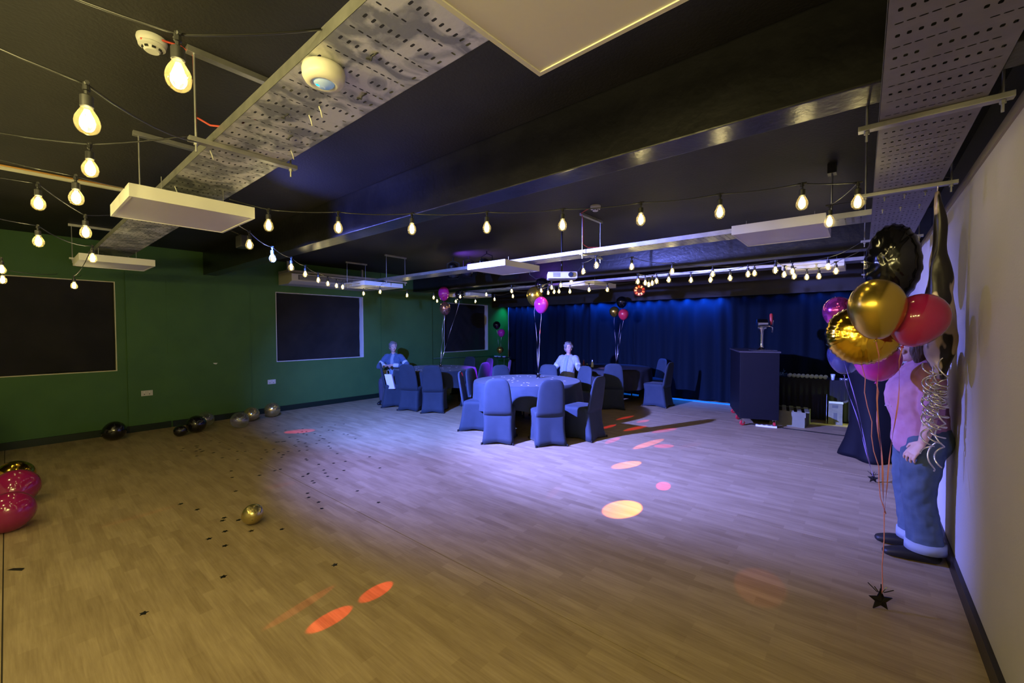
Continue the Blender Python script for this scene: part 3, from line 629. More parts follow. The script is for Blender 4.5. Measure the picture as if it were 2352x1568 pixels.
def chair(x, y, fx, fy, label, group):
    rz = math.atan2(fy, fx)-pi/2
    if first[0]:
        first[0] = False; chair0.location = (x, y, 0); chair0.rotation_euler = (0, 0, rz); chair0['label'] = label; chair0['group'] = group; return chair0
    return dup(chair0, label, (x, y, 0), rz, group)
G1, G2, G3 = 'covered chairs round the nearest table', 'covered chairs round the table by the green wall', 'covered chairs round the dark table by the curtain'
chair(-4.03, 4.56, -.55, .83, 'black covered chair, back to us, at the front left of the nearest table', G1)
chair(-3.44, 4.91, -.75, .66, 'black covered chair, back to us, at the front right of the nearest table', G1)
chair(-3.19, 5.49, -1, .02, 'black covered chair seen from the side at the right of the nearest table', G1)
chair(-4.80, 4.87, .80, .60, 'black covered chair seen from the side at the left of the nearest table', G1)
chair(-5.08, 5.33, .95, .30, 'grey-lit chair back facing us between the two front tables', G1)
chair(-5.10, 5.96, .9, -.4, 'covered chair behind the nearest table, only its rounded top showing left of the green corner', G1)
chair(-4.62, 6.50, .3, -.95, 'covered chair behind the nearest table, next to the ribbon of the gold and magenta balloons', G1)
chair(-4.03, 6.62, -.3, -.95, 'covered chair behind the nearest table, in front of the seated person in white', G1)
chair(-7.00, 5.28, -.40, .92, 'black covered chair, back to us, directly before the person in blue', G2)
chair(-6.49, 5.40, -.63, .77, 'black covered chair, back to us, right one before the table by the green wall', G2)
chair(-7.62, 5.24, .52, .85, 'black covered chair edge-on beside the white gift bag', G2)
chair(-8.15, 5.62, .545, -.84, 'black covered chair under the seated person in blue', G2)
chair(-6.95, 7.15, -.35, -.93, 'violet-lit chair back facing us behind the table by the green wall', G2)
chair(-6.30, 6.32, -.95, -.15, 'dark purple chair back with a bright rim, right of the table by the green wall', G2)
chair(-6.22, 6.98, -.72, -.70, 'bright violet chair seen edge-on near the green corner', G2)
chair(-7.65, 7.28, .1, -1, 'dark chair against the green wall behind the balloon ribbons', G2)
chair(-3.92, 7.95, -.45, .89, 'black covered chair in deep shade, back to us, in front of the dark table', G3)
chair(-3.30, 8.75, -1, .05, 'dark covered chair in side view at the right of the dark table by the curtain', G3)
chair(-3.72, 9.52, -.6, -.8, 'dark covered chair between the dark table and the curtain', G3)
chair(-4.80, 7.60, .14, -.99, 'dark covered chair under the seated person in white', G3)

# ------------------------------------------------------------ round tables and cloths
def table(cx, cy, mcl, lab_t, lab_c, seed, r=.90):
    t = thing('round_table', lab_t, 'table', (cx, cy, 0), 0, 'round banquet tables')
    MB().lathe([(0, .715), (r-.02, .715), (r-.015, .725), (r-.015, .745), (0, .745)], 48).build('tabletop', BOARD, t, 'auto')
    for k in range(4):
        a = pi/4+k*pi/2; MB().tube([(.52*cos(a), .52*sin(a), .0), (.47*cos(a), .47*sin(a), .715)], .015, 8).build('leg', DARKM, t)
    m = MB(); n = 144; rings = []
    for rr_ in (.0005, .3, .6, .8, r-.03, r-.005): rings.append([(rr_*cos(2*pi*k/n), rr_*sin(2*pi*k/n), .7525-(0.0 if rr_ < r-.01 else .004)) for k in range(n)])
    for j in range(1, 9):
        s = j/8; g = []
        for k in range(n):
            a = 2*pi*k/n; drop = .33+.09*abs(cos(2*(a+seed)))**1.5
            f = sin(15*a+seed*3+1.5*sin(3*a+seed))*.5+.5*noise.noise(V((cos(a)*4+seed, sin(a)*4, s)))
            rr_ = r+.006+s*(.035+.045*f)*(1 if s > .15 else .5)
            g.append((rr_*cos(a), rr_*sin(a), .748-drop*s))
        rings.append(g)
    vs = [p for g in rings for p in g]; fs = [(i*n+k, i*n+(k+1) % n, (i+1)*n+(k+1) % n, (i+1)*n+k) for i in range(len(rings)-1) for k in range(n)]
    m.add(vs, fs); o = m.build('tablecloth', mcl, None, True); o.location = (cx, cy, 0)
    tag(o, lab_c, 'tablecloth', 'round black tablecloths'); return t
T1, T2, T3 = (-4.35, 5.62), (-7.30, 6.10), (-4.42, 8.80)
table(*T1, TCLOTH, 'round table under the blue-lit cloth nearest the camera', 'blue-lit black tablecloth of the nearest round table, scattered with confetti', .4)
table(*T2, TCLOTH, 'round table by the green wall where the person in blue sits', 'black tablecloth covered with confetti on the table by the green wall', 1.1)
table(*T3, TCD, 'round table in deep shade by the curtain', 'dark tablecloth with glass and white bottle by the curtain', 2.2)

# table things
def star_weight(x, y, z, label, s=.05, rz=.3, tilt=R(60)):
    t = thing('balloon_weight', label, 'balloon weight', (x, y, z), rz, None)
    m = MB(); pts = [((s if k % 2 == 0 else s*.45)*cos(pi/2+k*pi/5), (s if k % 2 == 0 else s*.45)*sin(pi/2+k*pi/5)) for k in range(10)]
    th = s*.22; vs = [(0, -th, s*.82)]+[(a, -th*.25, b+s*.82) for a, b in pts]+[(0, th, s*.82)]+[(a, th*.25, b+s*.82) for a, b in pts]
    fs = [(0, 1+k, 1+(k+1) % 10) for k in range(10)]+[(11, 12+(k+1) % 10, 12+k) for k in range(10)]+[(1+k, 12+k, 12+(k+1) % 10, 1+(k+1) % 10) for k in range(10)]
    m.add(vs, fs).build('star', BLKF, t)
    for k in range(6):
        a = -1+.4*k; MB().tube([(.1*s*(k-2.5), 0, s*1.55), (.35*s*(k-2.5), .3*s*sin(a*5), s*2.1+.1*s*cos(k*2))], .0025, 4).build('foil_tassel', BLKF, t)
    return t
def glassware():
    x, y = -4.90, 8.40
    t = thing('drinking_glass', 'empty tumbler on the dark table in front of the seated person in white', 'glass', (x+.10, y+.02, .755))
    MB().lathe([(.028, 0), (.034, .10), (.032, .10), (.026, .006), (0, .006)], 16).build('tumbler', BOTTLE, t, True)
    def bottle(dx, m, label, h=.16):
        t = thing('bottle', label, 'bottle', (x+dx, y+.05, .755))
        MB().lathe([(0, 0), (.028, 0), (.029, .01), (.028, h*.5), (.014, h*.72), (.011, h*.95), (0, h*.95)], 16).build('body', m, t, True)
        MB().lathe([(0, h*.94), (.013, h*.94), (.013, h+.01), (0, h+.01)], 12).build('cap', DARKM, t, True)
    bottle(.22, mat('white_bottle', (.65, .68, .85), .3), 'white bottle on the dark table right of the tumbler', .17)
    bottle(0, mat('red_bottle', (.20, .03, .03), .15), 'dark red bottle on the dark table left of the tumbler', .15)
glassware()
o = MB().add([(0, 0, 0), (.22, .05, 0), (.20, .13, 0), (-.02, .08, 0)], [(0, 1, 2, 3)]); o.box(0, 0, -.001, .001, .001, 0); 
pl = thing('serving_tray', 'flat dark tray on the dark table catching an orange gleam', 'tray', (-4.3, 8.33, .7545))
MB().lathe([(0, 0), (.13, 0), (.15, .012), (.147, .013), (.128, .003), (0, .003)], 28).build('dish', mat('dark_tray', (.2, .1, .07), .25, metal=.4), pl, True)

# confetti
def disc(r=.008, n=7): return MB().lathe([(0, 0), (r, 0), (r, .0006), (0, .0008)], n)
star = MB(); pts = [((.020 if k % 2 == 0 else .011)*cos(k*pi/5), (.020 if k % 2 == 0 else .011)*sin(k*pi/5), 0) for k in range(10)]
star.add(pts+[(p[0], p[1], .001) for p in pts], [tuple(range(10))[::-1], tuple(range(10, 20))]+[(k, (k+1) % 10, 10+(k+1) % 10, 10+k) for k in range(10)])
SM = star.mesh('confetti', CONF)
CF = [(-4.819, .995), (-4.551, 1.057), (-4.17, 1.156), (-4.12, 1.13), (-4.027, 1.219), (-3.882, 1.08), (-3.729, 1.216), (-3.839, .961), (-3.621, 1.005), (-2.743, 1.398), (-3.172, .867), (-3.107, .462)]
def lab_confetti(o): tag(o, 'small black star confetti piece lying on the pale floor', 'confetti', 'black confetti on the floor')
rc = random.Random(3)
for _ in range(60):
    s = rc.random(); CF.append((-6.3+rc.gauss(0, .55), 2.55+rc.gauss(0, .42)))
for _ in range(34): CF.append((-4.75+rc.gauss(0, .55), 2.15+rc.gauss(0, .38)))
for _ in range(10): CF.append((-6.9+rc.gauss(0, .2), 1.55+rc.gauss(0, .1)))
for i, (x, y) in enumerate(CF):
    o = bpy.data.objects.new('confetti', SM); col.objects.link(o); o.location = (x, y, .0006); o.rotation_euler = (0, 0, rc.random()*6); lab_confetti(o)
    if i < 12: o.scale = (1.15, 1.15, 1)
o = MB().add([(-.05, -.012, 0), (.06, -.008, 0), (.055, .012, .008), (-.03, .010, .003)], [(0, 1, 2, 3)]).build('foil_scrap', CONF); o.location = (-4.346, .002, .001); o.rotation_euler = (0, 0, .6)
tag(o, 'long black foil scrap on the floor below the dark red balloons', 'confetti')
DM = disc(.015).mesh('confetti', CONFM)
for (tx, ty), nn, lab, g in ((T1, 34, 'shiny pink confetti piece on the nearest round tablecloth', 'confetti on the nearest table'), (T2, 46, 'shiny confetti piece on the tablecloth by the green wall', 'confetti on the table by the green wall')):
    for _ in range(nn):
        a, rr = rc.random()*2*pi, .75*math.sqrt(rc.random())
        o = bpy.data.objects.new('confetti', DM); col.objects.link(o); o.location = (tx+rr*cos(a), ty+rr*sin(a), .7532); o.rotation_euler = (rc.uniform(-.15, .15)*0, 0, a)
        o.scale = (1.5, 1, 1); tag(o, lab, 'confetti', g)

# ------------------------------------------------------------ balloons
def bprof(r, neck=.35):
    p = []
    for k in range(15):
        a = pi/2-k*pi*.92/14
        z = sin(a)*r*(1.0 if a > 0 else 1.18); x = cos(a)*r
        if a < 0: x *= (1-.10*abs(sin(a)))
        p.append((max(x, 0 if k == 0 else .004), z))
    return p
def balloon(x, y, z, r, m, label, ribbon=None, axis=(0, 0, 1), group=None, rm=None, name='balloon', st=1.):
    t = thing(name, label, 'balloon', (x, y, z), 0, group)
    q = V((0, 0, 1)).rotation_difference(V(axis).normalized())
    pr = [(a, b*st) for a, b in bprof(r)]
    MB().lathe(pr, 32, (0, 0, 0), axis).build('skin', m, t, True)
    zb = pr[-1][1]
    k = MB().lathe([(.004, zb+.006), (.004, zb-.006), (.011, zb-.016), (.0, zb-.014)], 10, (0, 0, 0), axis); k.build('knot', m, t, True)
    if ribbon:
        kp = q @ V((0, 0, zb-.01)); e = V(ribbon)-V((x, y, z)); pts = [kp]
        for i in range(1, 13):
            s = i/12; p = kp.lerp(e, s); p += V((.012*sin(s*9+x*20), .012*cos(s*7+y*9), 0))*(1-s); pts.append(p)
        rb = MB(); L = []
        for i, p in enumerate(pts):
            w = V((cos(i*.7), sin(i*.7), 0))*.0035; L += [p-w, p+w]
        rb.add(L+[a+V((0, 0, 0.0004)) for a in L], [(2*i, 2*i+1, 2*i+3, 2*i+2) for i in range(len(pts)-1)]); rb.build('ribbon', rm or RIB, t, True)
    return t
RIB = mat('white_gold_ribbon', (.75, .65, .7), .25, metal=.5); RIBP = mat('pink_ribbon', (.70, .26, .26), .35); RIBV = mat('violet_ribbon', (.45, .32, .75), .3, metal=.3)
w1 = (-7.42, 6.35, .83); w2 = (-4.36, 5.95, .86); w3 = (-4.36, 8.98, .80)
GB = 'helium balloons'
balloon(-7.328, 6.413, 2.093, .125, mat('rose_gold_balloon', (.60, .30, .22), .2, metal=.85), 'rose gold balloon floating above the table by the green wall', w1, st=1.1, rm=RIB)
balloon(-7.534, 6.56, 2.46, .13, MAGL, 'dusky magenta balloon against the ceiling near the far window', w1, st=1.2)
balloon(-7.20, 6.75, 2.42, .11, BLKL, 'black balloon beside the magenta one near the far window', w1)
star_weight(-7.42, 6.35, .753, 'black star balloon weight on the table by the green wall')
balloon(-4.861, 6.521, 2.26, .155, GOLDL, 'gold balloon behind the magenta one above the nearest table', w2, st=1.12)
balloon(-4.644, 6.434, 2.074, .135, MAGL, 'shiny magenta balloon on a long ribbon above the nearest table', w2, st=1.08)
balloon(-4.768, 6.62, 2.46, .135, BLKL, 'black balloon on top of the gold and magenta cluster above the nearest table', w2)
star_weight(-4.36, 5.95, .753, 'black star balloon weight with tassel on the nearest round tablecloth', .06, .7)
balloon(-4.41, 9.37, 2.26, .13, BLKL, 'black balloon on top of the cluster above the dark table', w3)
balloon(-4.541, 9.253, 2.03, .115, GOLDL, 'gold balloon of the cluster in front of the blue-lit curtain', w3)
balloon(-4.286, 9.202, 1.96, .12, REDL, 'red balloon of the cluster in front of the blue-lit curtain', w3)
star_weight(-4.36, 8.98, .753, 'black star balloon weight on the dark table by the curtain')
balloon(-8.20, 9.15, 1.74, .11, BLKL, 'black balloon in the green corner beside the curtain', (-8.15, 9.25, .84))
balloon(-8.09, 9.23, 1.52, .11, MAGL, 'magenta balloon in the green corner beside the curtain', (-8.15, 9.25, .84))
balloon(-8.08, 9.16, 1.02, .10, GOLDL, 'small gold balloon just above the corner shelf', None)
# floor balloons
def fb(x, y, r, m, label, ax=(.5, .3, .35), st=.95): return balloon(x, y, r*.98, r, m, label, None, ax, 'loose balloons on the floor', st=st)
fb(-8.42, .985, .138, BLKL, 'black balloon on the floor below the wide window, on its own', (-.3, .9, .3))
fb(-7.93, 1.65, .085, BLKL, 'small black balloon on the floor, leftmost of the black pair', (.2, -.8, .3))
fb(-8.03, 1.88, .135, BLKL, 'black balloon on the floor in front of the clear one', (.7, .3, .4))
fb(-8.42, 2.10, .125, CLEARB, 'clear balloon behind the black balloons by the skirting', (.2, .5, .9))
fb(-7.84, 2.42, .135, CLEARB, 'clear confetti balloon on the floor in front of the gold pair', (.4, -.2, .9))
fb(-8.30, 2.75, .125, GOLDL2, 'pale gold balloon on the floor behind the clear confetti balloon', (-.6, .3, .2))
fb(-8.38, 3.12, .135, GOLDL2, 'gold balloon lying beside the skirting, farthest right of the row', (.9, .1, .05))
fb(-3.86, 1.27, .082, GOLDL2, 'small shiny gold balloon alone on the open floor', (.3, -.5, .6), .9)
fb(-6.55, .02, .15, GOLDF, 'crumpled gold balloon at the picture border above the dark pink pair', (.3, .4, .8))
fb(-5.95, .02, .165, latex('dark_pink_latex', (.30, .012, .10)), 'dark pink balloon on the floor at the picture border, upper of the pair', (-.5, .2, .4), 1.0)
fb(-5.24, -.02, .155, bpy.data.materials['dark_pink_latex'], 'dark pink balloon on the floor at the picture border, lower of the pair', (.4, .2, .8), 1.0)

# near balloons by the right wall
wA = (.102, 3.162, .07); wB = (.108, 5.75, .06)
kA = (.11, 3.17, .55)
balloon(.057, 3.111, 1.722, .130, GOLDL, 'big gold balloon in front of the standing person', kA, st=1.2, rm=RIBP)
balloon(.238, 3.206, 1.655, .124, PINKL, 'big deep pink balloon beside the beige wall, touching the gold one', kA, (.42, -.1, 1), st=1.12, rm=RIBP)
star_weight(.102, 3.162, .0, 'black foil star weight on the floor below the big balloons', .062, .5)
cable('balloon_ribbon', 'pink ribbon falling from the big balloons to the star weight', [(.11, 3.17, .56), (.112, 3.165, .40), (.106, 3.166, .25), (.11, 3.16, .12), (.102, 3.162, .06)], .0025, RIBP, 'ribbon')
def foil_disc(x, y, z, r, n_dir, m, label, ribbon=None, sx_=1., sz_=1., th=.10, crink=36, seed=0, rm=None, cat='balloon'):
    t = thing('foil_balloon', label, cat, (x, y, z), 0, None)
    nd = V(n_dir).normalized(); a1 = nd.cross(V((0, 0, 1))).normalized(); a2 = a1.cross(nd)
    N, K = 96, 14; rings = []
    for side in (1, -1):
        for i in range(K+1):
            rho = i/K if side == 1 else 1-i/K
            if side == -1 and i == 0: continue
            g = []
            for k in range(N):
                an = 2*pi*k/N
                cr = 1+.018*sin(crink*an+seed)*rho**8+.02*noise.noise(V((cos(an)*3, sin(an)*3, seed)))
                h = th*math.sqrt(max(0, 1-rho**2.2))*(1+.07*sin(crink*an+seed+2*noise.noise(V((cos(an)*2, sin(an)*2, seed+5))))*max(0, (rho-.55)/.45)**1.5)+.006*noise.noise(V((rho*6*cos(an), rho*6*sin(an), seed)))*(1-rho)
                p = a1*(rho*r*sx_*cr*cos(an))+a2*(rho*r*sz_*cr*sin(an))+nd*(side*h)
                g.append(p)
            rings.append(g)
    m_ = MB(); m_.add([p for g in rings for p in g], [(i*N+k, i*N+(k+1) % N, (i+1)*N+(k+1) % N, (i+1)*N+k) for i in range(len(rings)-1) for k in range(N)])
    m_.build('foil_skin', m, t, True)
    if ribbon:
        b0 = -a2*r*sz_; e = V(ribbon)-V((x, y, z)); MB().tube([b0.lerp(e, s/10)+V((.008*sin(s*2), 0, 0)) for s in range(11)], .0025, 5).build('ribbon', rm or RIBP, t, True)
    return t
foil_disc(-.003, 3.37, 1.565, .185, (.05, -1, .1), GOLDF, 'round crinkled gold foil balloon behind the big gold balloon', kA, seed=1.)
foil_disc(.145, 3.80, 2.035, .215, (-.25, -1, -.05), BLKF, 'large crumpled black foil balloon under the wall-side tray', None, .70, 1.22, .11, 22, 4.)
balloon(-.146, 4.06, 1.735, .10, mat('magenta_foil', (.55, .06, .35), .15, metal=.8), 'small metallic magenta balloon left of the gold foil one', wB, rm=RIBV, st=1.1)
balloon(-.125, 4.97, 1.36, .135, latex('navy_latex', (.03, .03, .08)), 'dark smoky balloon below the gold foil one', wB, rm=RIBV, st=1.15)
balloon(.075, 3.72, 1.40, .13, MAGL, 'pink balloon half hidden under the gold foil one', kA, rm=RIBP)
star_weight(.108, 5.75, .0, 'small black star weight on the floor before the black draped table', .05, .2)

# hanging foil streamer and curled ribbons
t = thing('foil_streamer', 'black foil streamer with painted tan wall reflections, hung from the wall-side tray', 'streamer', (.335, 3.70, 0))
rg = []
for i in range(40):
    s = i/39; z = 2.44-s*1.15; w = (.012+.062*min(1, s*1.5)*max(.12, min(1, (1-s)*7)))*(1+.3*noise.noise(V((0, z*5, 2)))); d = .02+.03*s
    cx = .035*noise.noise(V((z*3, 1, 0)))+.012+.03*s; tw = 1.2*noise.noise(V((z*1.8, 4, 0)))
    rg.append([(cx+w*cos(a+tw*0)*(1+.25*noise.noise(V((cos(a)*2, z*7, sin(a))))), .03*noise.noise(V((z*4, 9, 0)))+d*sin(a)*(1+.5*noise.noise(V((sin(a)*2, z*8, 3)))), z) for a in [2*pi*k/18 for k in range(18)]])
MB().loft(rg).build('crumpled_foil', MOTT, t, True)
MB().tube([(.005, -.01, 2.44), (.01, 0, 2.53)], .003, 5).tube([(-.05, -.01, 2.50), (-.02, -.01, 2.535), (.01, 0, 2.535), (.06, 0, 2.52)], .0015, 4).build('tie_cord', RIB, t, True)
t = thing('curling_ribbon', 'bunch of silver curling ribbon dangling in front of the standing person', 'ribbon', (.345, 3.66, 0))
for j in range(8):
    pts = []; rr = .016+.005*(j % 5); ph = j*1.3; top = 1.44-.03*j; bot = .70+.06*j
    for i in range(150):
        s = i/149; a = s*(26+3*j)+ph
        pts.append((rr*cos(a)+.035*sin(j*2.1)+.02*noise.noise(V((s*5, j, 0))), rr*sin(a)*.8+.02*cos(j*1.7), top+(bot-top)*s+.012*sin(a*1.0)))
    MB().tube(pts, .0046, 5).build('ribbon_curl', SILV, t, True)

# ------------------------------------------------------------ bar counters, tap, shelf, boxes
t = thing('bar_counter', 'tall black mobile bar counter on red castors carrying the beer tap', 'bar counter', (-1.55, 7.75, 0), R(19))
MB().box(0, 0, .125, .565, 1.22, 1.215).build('cabinet', BAR, t, bevel=.006)
MB().box(-.015, -.015, 1.216, .58, 1.235, 1.24).build('top', BARTOP, t, bevel=.003)
def castor(p, x, y, rz):
    q = Matrix.Rotation(rz, 3, 'Z')
    w = MB().lathe([(0, -.014), (.036, -.014), (.042, -.009), (.042, .009), (.036, .014), (0, .014)], 20, (x, y, .042), tuple(q @ V((0, 1, 0)))); w.build('castor_wheel', REDW, p, 'auto')
    c = q @ V((0, 1, 0)); d = q @ V((1, 0, 0))
    f = MB().obox(V((x, y, .118))+d*.012, d*.035, c*.03, V((0, 0, .004)))
    for s in (-1, 1): f.obox(V((x, y, .078))+c*(.018*s)+d*.006, d*.014, c*.002, V((0, 0, .038)))
    f.build('castor_fork', CHROME, p)
    MB().tube([tuple(V((x, y, .042))-c*.024), tuple(V((x, y, .042))+c*.024)], .01, 10).build('axle_cap', CHROME, p)
for (x, y, a) in ((.05, .06, .3), (.51, .06, 1.7), (.05, .55, .6), (.05, 1.15, .2), (.51, 1.15, .4)): castor(t, x, y, a)
# beer tap tower
t = thing('beer_tap', 'chrome beer tap tower with red handle on the black counter', 'beer tap', (-1.32, 8.22, 1.24), R(25))
MB().lathe([(0, 0), (.085, 0), (.085, .012), (.05, .022), (.035, .05), (.026, .08), (.024, .12), (.026, .26), (.034, .33), (.05, .36), (.052, .372), (0, .372)], 28).build('column', CHROME, t, True)
MB().tube([(-.085, 0, .45), (-.075, 0, .45), (.075, 0, .45), (.085, 0, .45)], [.05, .078, .078, .05], 28).build('drum_head', CHROME, t, 'auto')
MB().lathe([(0, .365), (.075, .365), (.078, .385), (.06, .395), (0, .395)], 24).build('drum_collar', CHROME, t, 'auto')
for s in (-1, 1):
    MB().tube([(.07, s*.015, .41), (.13, s*.015, .405), (.155, s*.015, .39), (.158, s*.015, .30)], [.012, .012, .013, .008], 10).build('spout', CHROME, t, True)
MB().tube([(.142, 0, .43), (.142, 0, .46), (.14, 0, .50), (.14, 0, .61), (.14, 0, .625)], [.010, .018, .024, .025, .012], 12).build('handle', REDP, t, True)
MB().tube([(.170, .01, .42), (.178, .012, .56)], .006, 8).build('lever', CHROME, t, True)
MB().box(-.16, -.13, -.0, .20, .13, .008).build('drip_plate', mat('dark_steel', (.18, .17, .18), .3, metal=.8), t)
# power strip on floor
t = thing('extension_lead', 'white extension lead on the floor under the mobile bar counter', 'extension lead', (-1.19, 7.93, 0), R(8))
MB().box(-.15, -.035, 0, .15, .035, .03).build('socket_strip', WHITE, t, bevel=.006)
for k in range(4): MB().box(-.12+.07*k, -.02, .0301, -.08+.07*k, .02, .032).build('outlet', DARKM, t)
MB().tube([(.15, 0, .015), (.2, .02, .01), (.22, .12, .01), (.1, .2, .01), (.15, .35, .01)], .004, 6).build('lead', CABLE, t, True)
# second counter
t = thing('bar_counter', 'black bar counter with red castors behind the gold foil balloon', 'bar counter', (-.13, 8.13, 0), R(3))
MB().box(0, 0, .125, .56, .62, 1.07).build('cabinet', BAR, t, bevel=.006)
MB().box(-.01, -.01, 1.071, .57, .63, 1.095).build('top', BARTOP, t)
for (x, y, a) in ((.04, .05, 1.5), (.5, .05, 1.2), (.04, .55, .4)): castor(t, x, y, a)
MB().box(.12, -.006, .72, .132, 0.0, .75).build('latch', CHROME, t)
# back table, draped
t = thing('back_table', 'black draped back table holding plastic cups between the bar counters', 'table', (-.68, 9.32, 0))
MB().box(-.75, -.24, .69, .75, .24, .715).build('tabletop', BOARD, t)
dr = MB(); n = 120; R1 = []; R2 = []
for k in range(n+1):
    x = -.76+1.52*k/n; R1.append((x, -.25, .718)); R2.append((x, -.262+.014*sin(k*.9)+.01*sin(k*.37), .03))
dr.add(R1+R2, [(k, k+1, n+2+k, n+1+k) for k in range(n)]); dr.box(-.76, -.252, .716, .76, .25, .720); dr.build('cloth', mat('black_drape', (.008, .008, .010), .85), t)
for (a, b) in ((-.7, -.2), (.7, -.2), (-.7, .2), (.7, .2)): MB().tube([(a, b, 0), (a, b, .69)], .015, 8).build('leg', DARKM, t)
for k in range(9):
    o = thing('plastic_cup_stack', 'stack of clear plastic cups lying in the pack on the back table', 'cup stack', (-1.02+.066*k, 9.14, .752), 0, 'packed clear cup stacks')
    MB().tube([(0, 0, 0), (0, .22, 0)], [.030, .024], 12).build('cups', CUPM, o, True)
    for q in range(4): MB().lathe([(.030, -.002), (.0325, 0), (.030, .002)], 12, (0, .01+.05*q, 0), (0, 1, 0)).build('rim', CUPM, o)
o = thing('drinking_glass', 'clear stemless cup at the end of the cup pack on the back table', 'glass', (-.385, 9.12, .72))
MB().lathe([(.026, 0), (.036, .10), (.034, .10), (.024, .004), (0, .004)], 16).build('cup', CUPM, o, True)
t = thing('tinsel', 'heap of shiny blue tinsel on the back table', 'tinsel', (-1.22, 9.16, .72), kind='stuff'); t['kind'] = 'stuff'
ti = MB()
for k in range(150):
    c = V((rc.gauss(0, .09), rc.gauss(0, .04), abs(rc.gauss(.05, .03)))); d = V((rc.uniform(-1, 1), rc.uniform(-1, 1), rc.uniform(-.6, 1))).normalized()*.03; e = d.cross(V((.3, .5, .8))).normalized()*.004
    if c.z < .035: c.z = .035
    ti.add([c-d-e, c-d+e, c+d+e, c+d-e], [(0, 1, 2, 3)])
o = ti.build('tinsel_strands', TINSEL, t)
for i, (dx, r_) in enumerate(((-.22, .03), (-.16, .035), (-.09, .03))):
    o = thing('snack_bowl', 'small crumpled foil dish on the back table beside the second counter', 'dish', (-.04+dx, 9.13, .72), 0, 'foil dishes')
    MB().lathe([(0, 0), (r_, 0), (r_*1.3, .04), (r_*1.25, .04), (r_*.9, .006), (0, .006)], 14, wob=lambda a, z: 1+.05*sin(a*9)).build('dish', mat('foil_dish', (.45, .5, .65), .25, metal=.8) if 'foil_dish' not in bpy.data.materials else bpy.data.materials['foil_dish'], o, True)
# long low slatted crate
t = thing('wooden_crate', 'low pale cardboard tray box with open striped lid beside the bar counter', 'box', (-.90, 8.42, 0), R(-4))
MB().box(-.28, -.20, 0, .22, -.19, .25).box(-.28, .29, 0, .22, .30, .25).box(.21, -.19, 0, .22, .29, .25).box(-.28, -.19, 0, -.27, .29, .25).box(-.27, -.19, 0, .21, .29, .01).build('sides', CARDB, t)
MB().box(-.27, -.19, .235, .21, .29, .24).build('gap_shade', mat('gap_shade_black', (.01, .01, .01), .9), t)  # black sheet added as the shade in the gaps between slats
for k in range(5): MB().obox((-.22+.105*k, .05, .258), (.030, .0, 0), (-.05, .25, 0), (0, 0, .007)).build('slat', CARDB, t)
MB().box(-.30, -.215, .17, .235, -.2005, .25).build('lid_edge', CARDB, t)
# upright cardboard box
t = thing('cardboard_box', 'open upright cardboard box with raised flaps on the floor behind the bar', 'box', (-.33, 8.95, 0), R(3))
MB().box(-.10, -.12, 0, .09, -.115, .36).box(-.10, .115, 0, .09, .12, .36).box(-.10, -.115, 0, -.095, .115, .36).box(.085, -.115, 0, .09, .115, .36).box(-.095, -.115, 0, .085, .115, .005).build('sides', vary(mat('olive_cardboard', (.20, .21, .12), .8), (.25, .26, .15), 12), t)
MB().obox((-.125, 0, .24), (.003, 0, 0), (0, .12, 0), (0, 0, .235)).build('side_flap', mat('pale_flap', (.40, .48, .66), .7), t)
MB().obox((.0, -.145, .375), (.095, 0, 0), (0, .028, .012), (0, 0, .002)).build('front_flap', mat('white_flap', (.62, .68, .55), .7), t)
MB().obox((.125, 0, .38), (.04, 0, .02), (0, .11, 0), (0, 0, .002)).build('back_flap', CARDB, t)
MB().box(-.03, -.1215, .02, .02, -.1202, .2).box(-.05, -.1215, .28, .03, -.1202, .33).build('printed_mark', mat('box_print', (.12, .13, .10), .7), t)
# corner shelf / high table with trays
t = thing('corner_table', 'slim dark high table in the green corner with pale dishes on it', 'table', (-8.18, 9.32, 0))
MB().box(-.30, -.16, .78, .26, .16, .80).build('tabletop', DARKM, t)
for a in (-.26, .22):
    for b in (-.12, .12): MB().tube([(a, b, 0), (a, b, .78)], .012, 6).build('leg', PIPE, t)
for i, (dx, dy, lab) in enumerate(((-.16, -.05, 'blue-lit dish at the wall end of the corner table'), (-.02, -.06, 'blue-lit dish in the middle of the corner table'), (.14, -.03, 'blue-lit dish at the curtain end of the corner table'))):
    o = thing('dish', lab, 'dish', (-8.18+dx, 9.32+dy, .80))
    MB().lathe([(0, 0), (.04, 0), (.06, .03), (.055, .03), (.036, .005), (0, .005)], 16).build('bowl', mat('pale_dish', (.5, .55, .8), .4) if 'pale_dish' not in bpy.data.materials else bpy.data.materials['pale_dish'], o, True)
# black draped poseur table near the second counter
t = thing('poseur_table', 'tall table under a black stretch cover with flared foot behind the standing person', 'table', (.115, 6.85, 0))
n = 40; rg = []
for z, r_, fl_ in ((0, .29, .20), (.05, .285, .18), (.2, .25, .12), (.45, .21, .06), (.8, .22, .04), (1.0, .25, .01), (1.05, .27, 0), (1.08, .275, 0), (1.10, .26, 0), (1.102, .02, 0)):
    rg.append([(r_*(1+fl_*cos(4*a))*cos(a), r_*(1+fl_*cos(4*a))*sin(a), z) for a in [2*pi*k/n for k in range(n)]])
MB().loft(rg).build('stretch_cover', mat('black_stretch', (.004, .004, .007), .7, spec=.15), t, True)
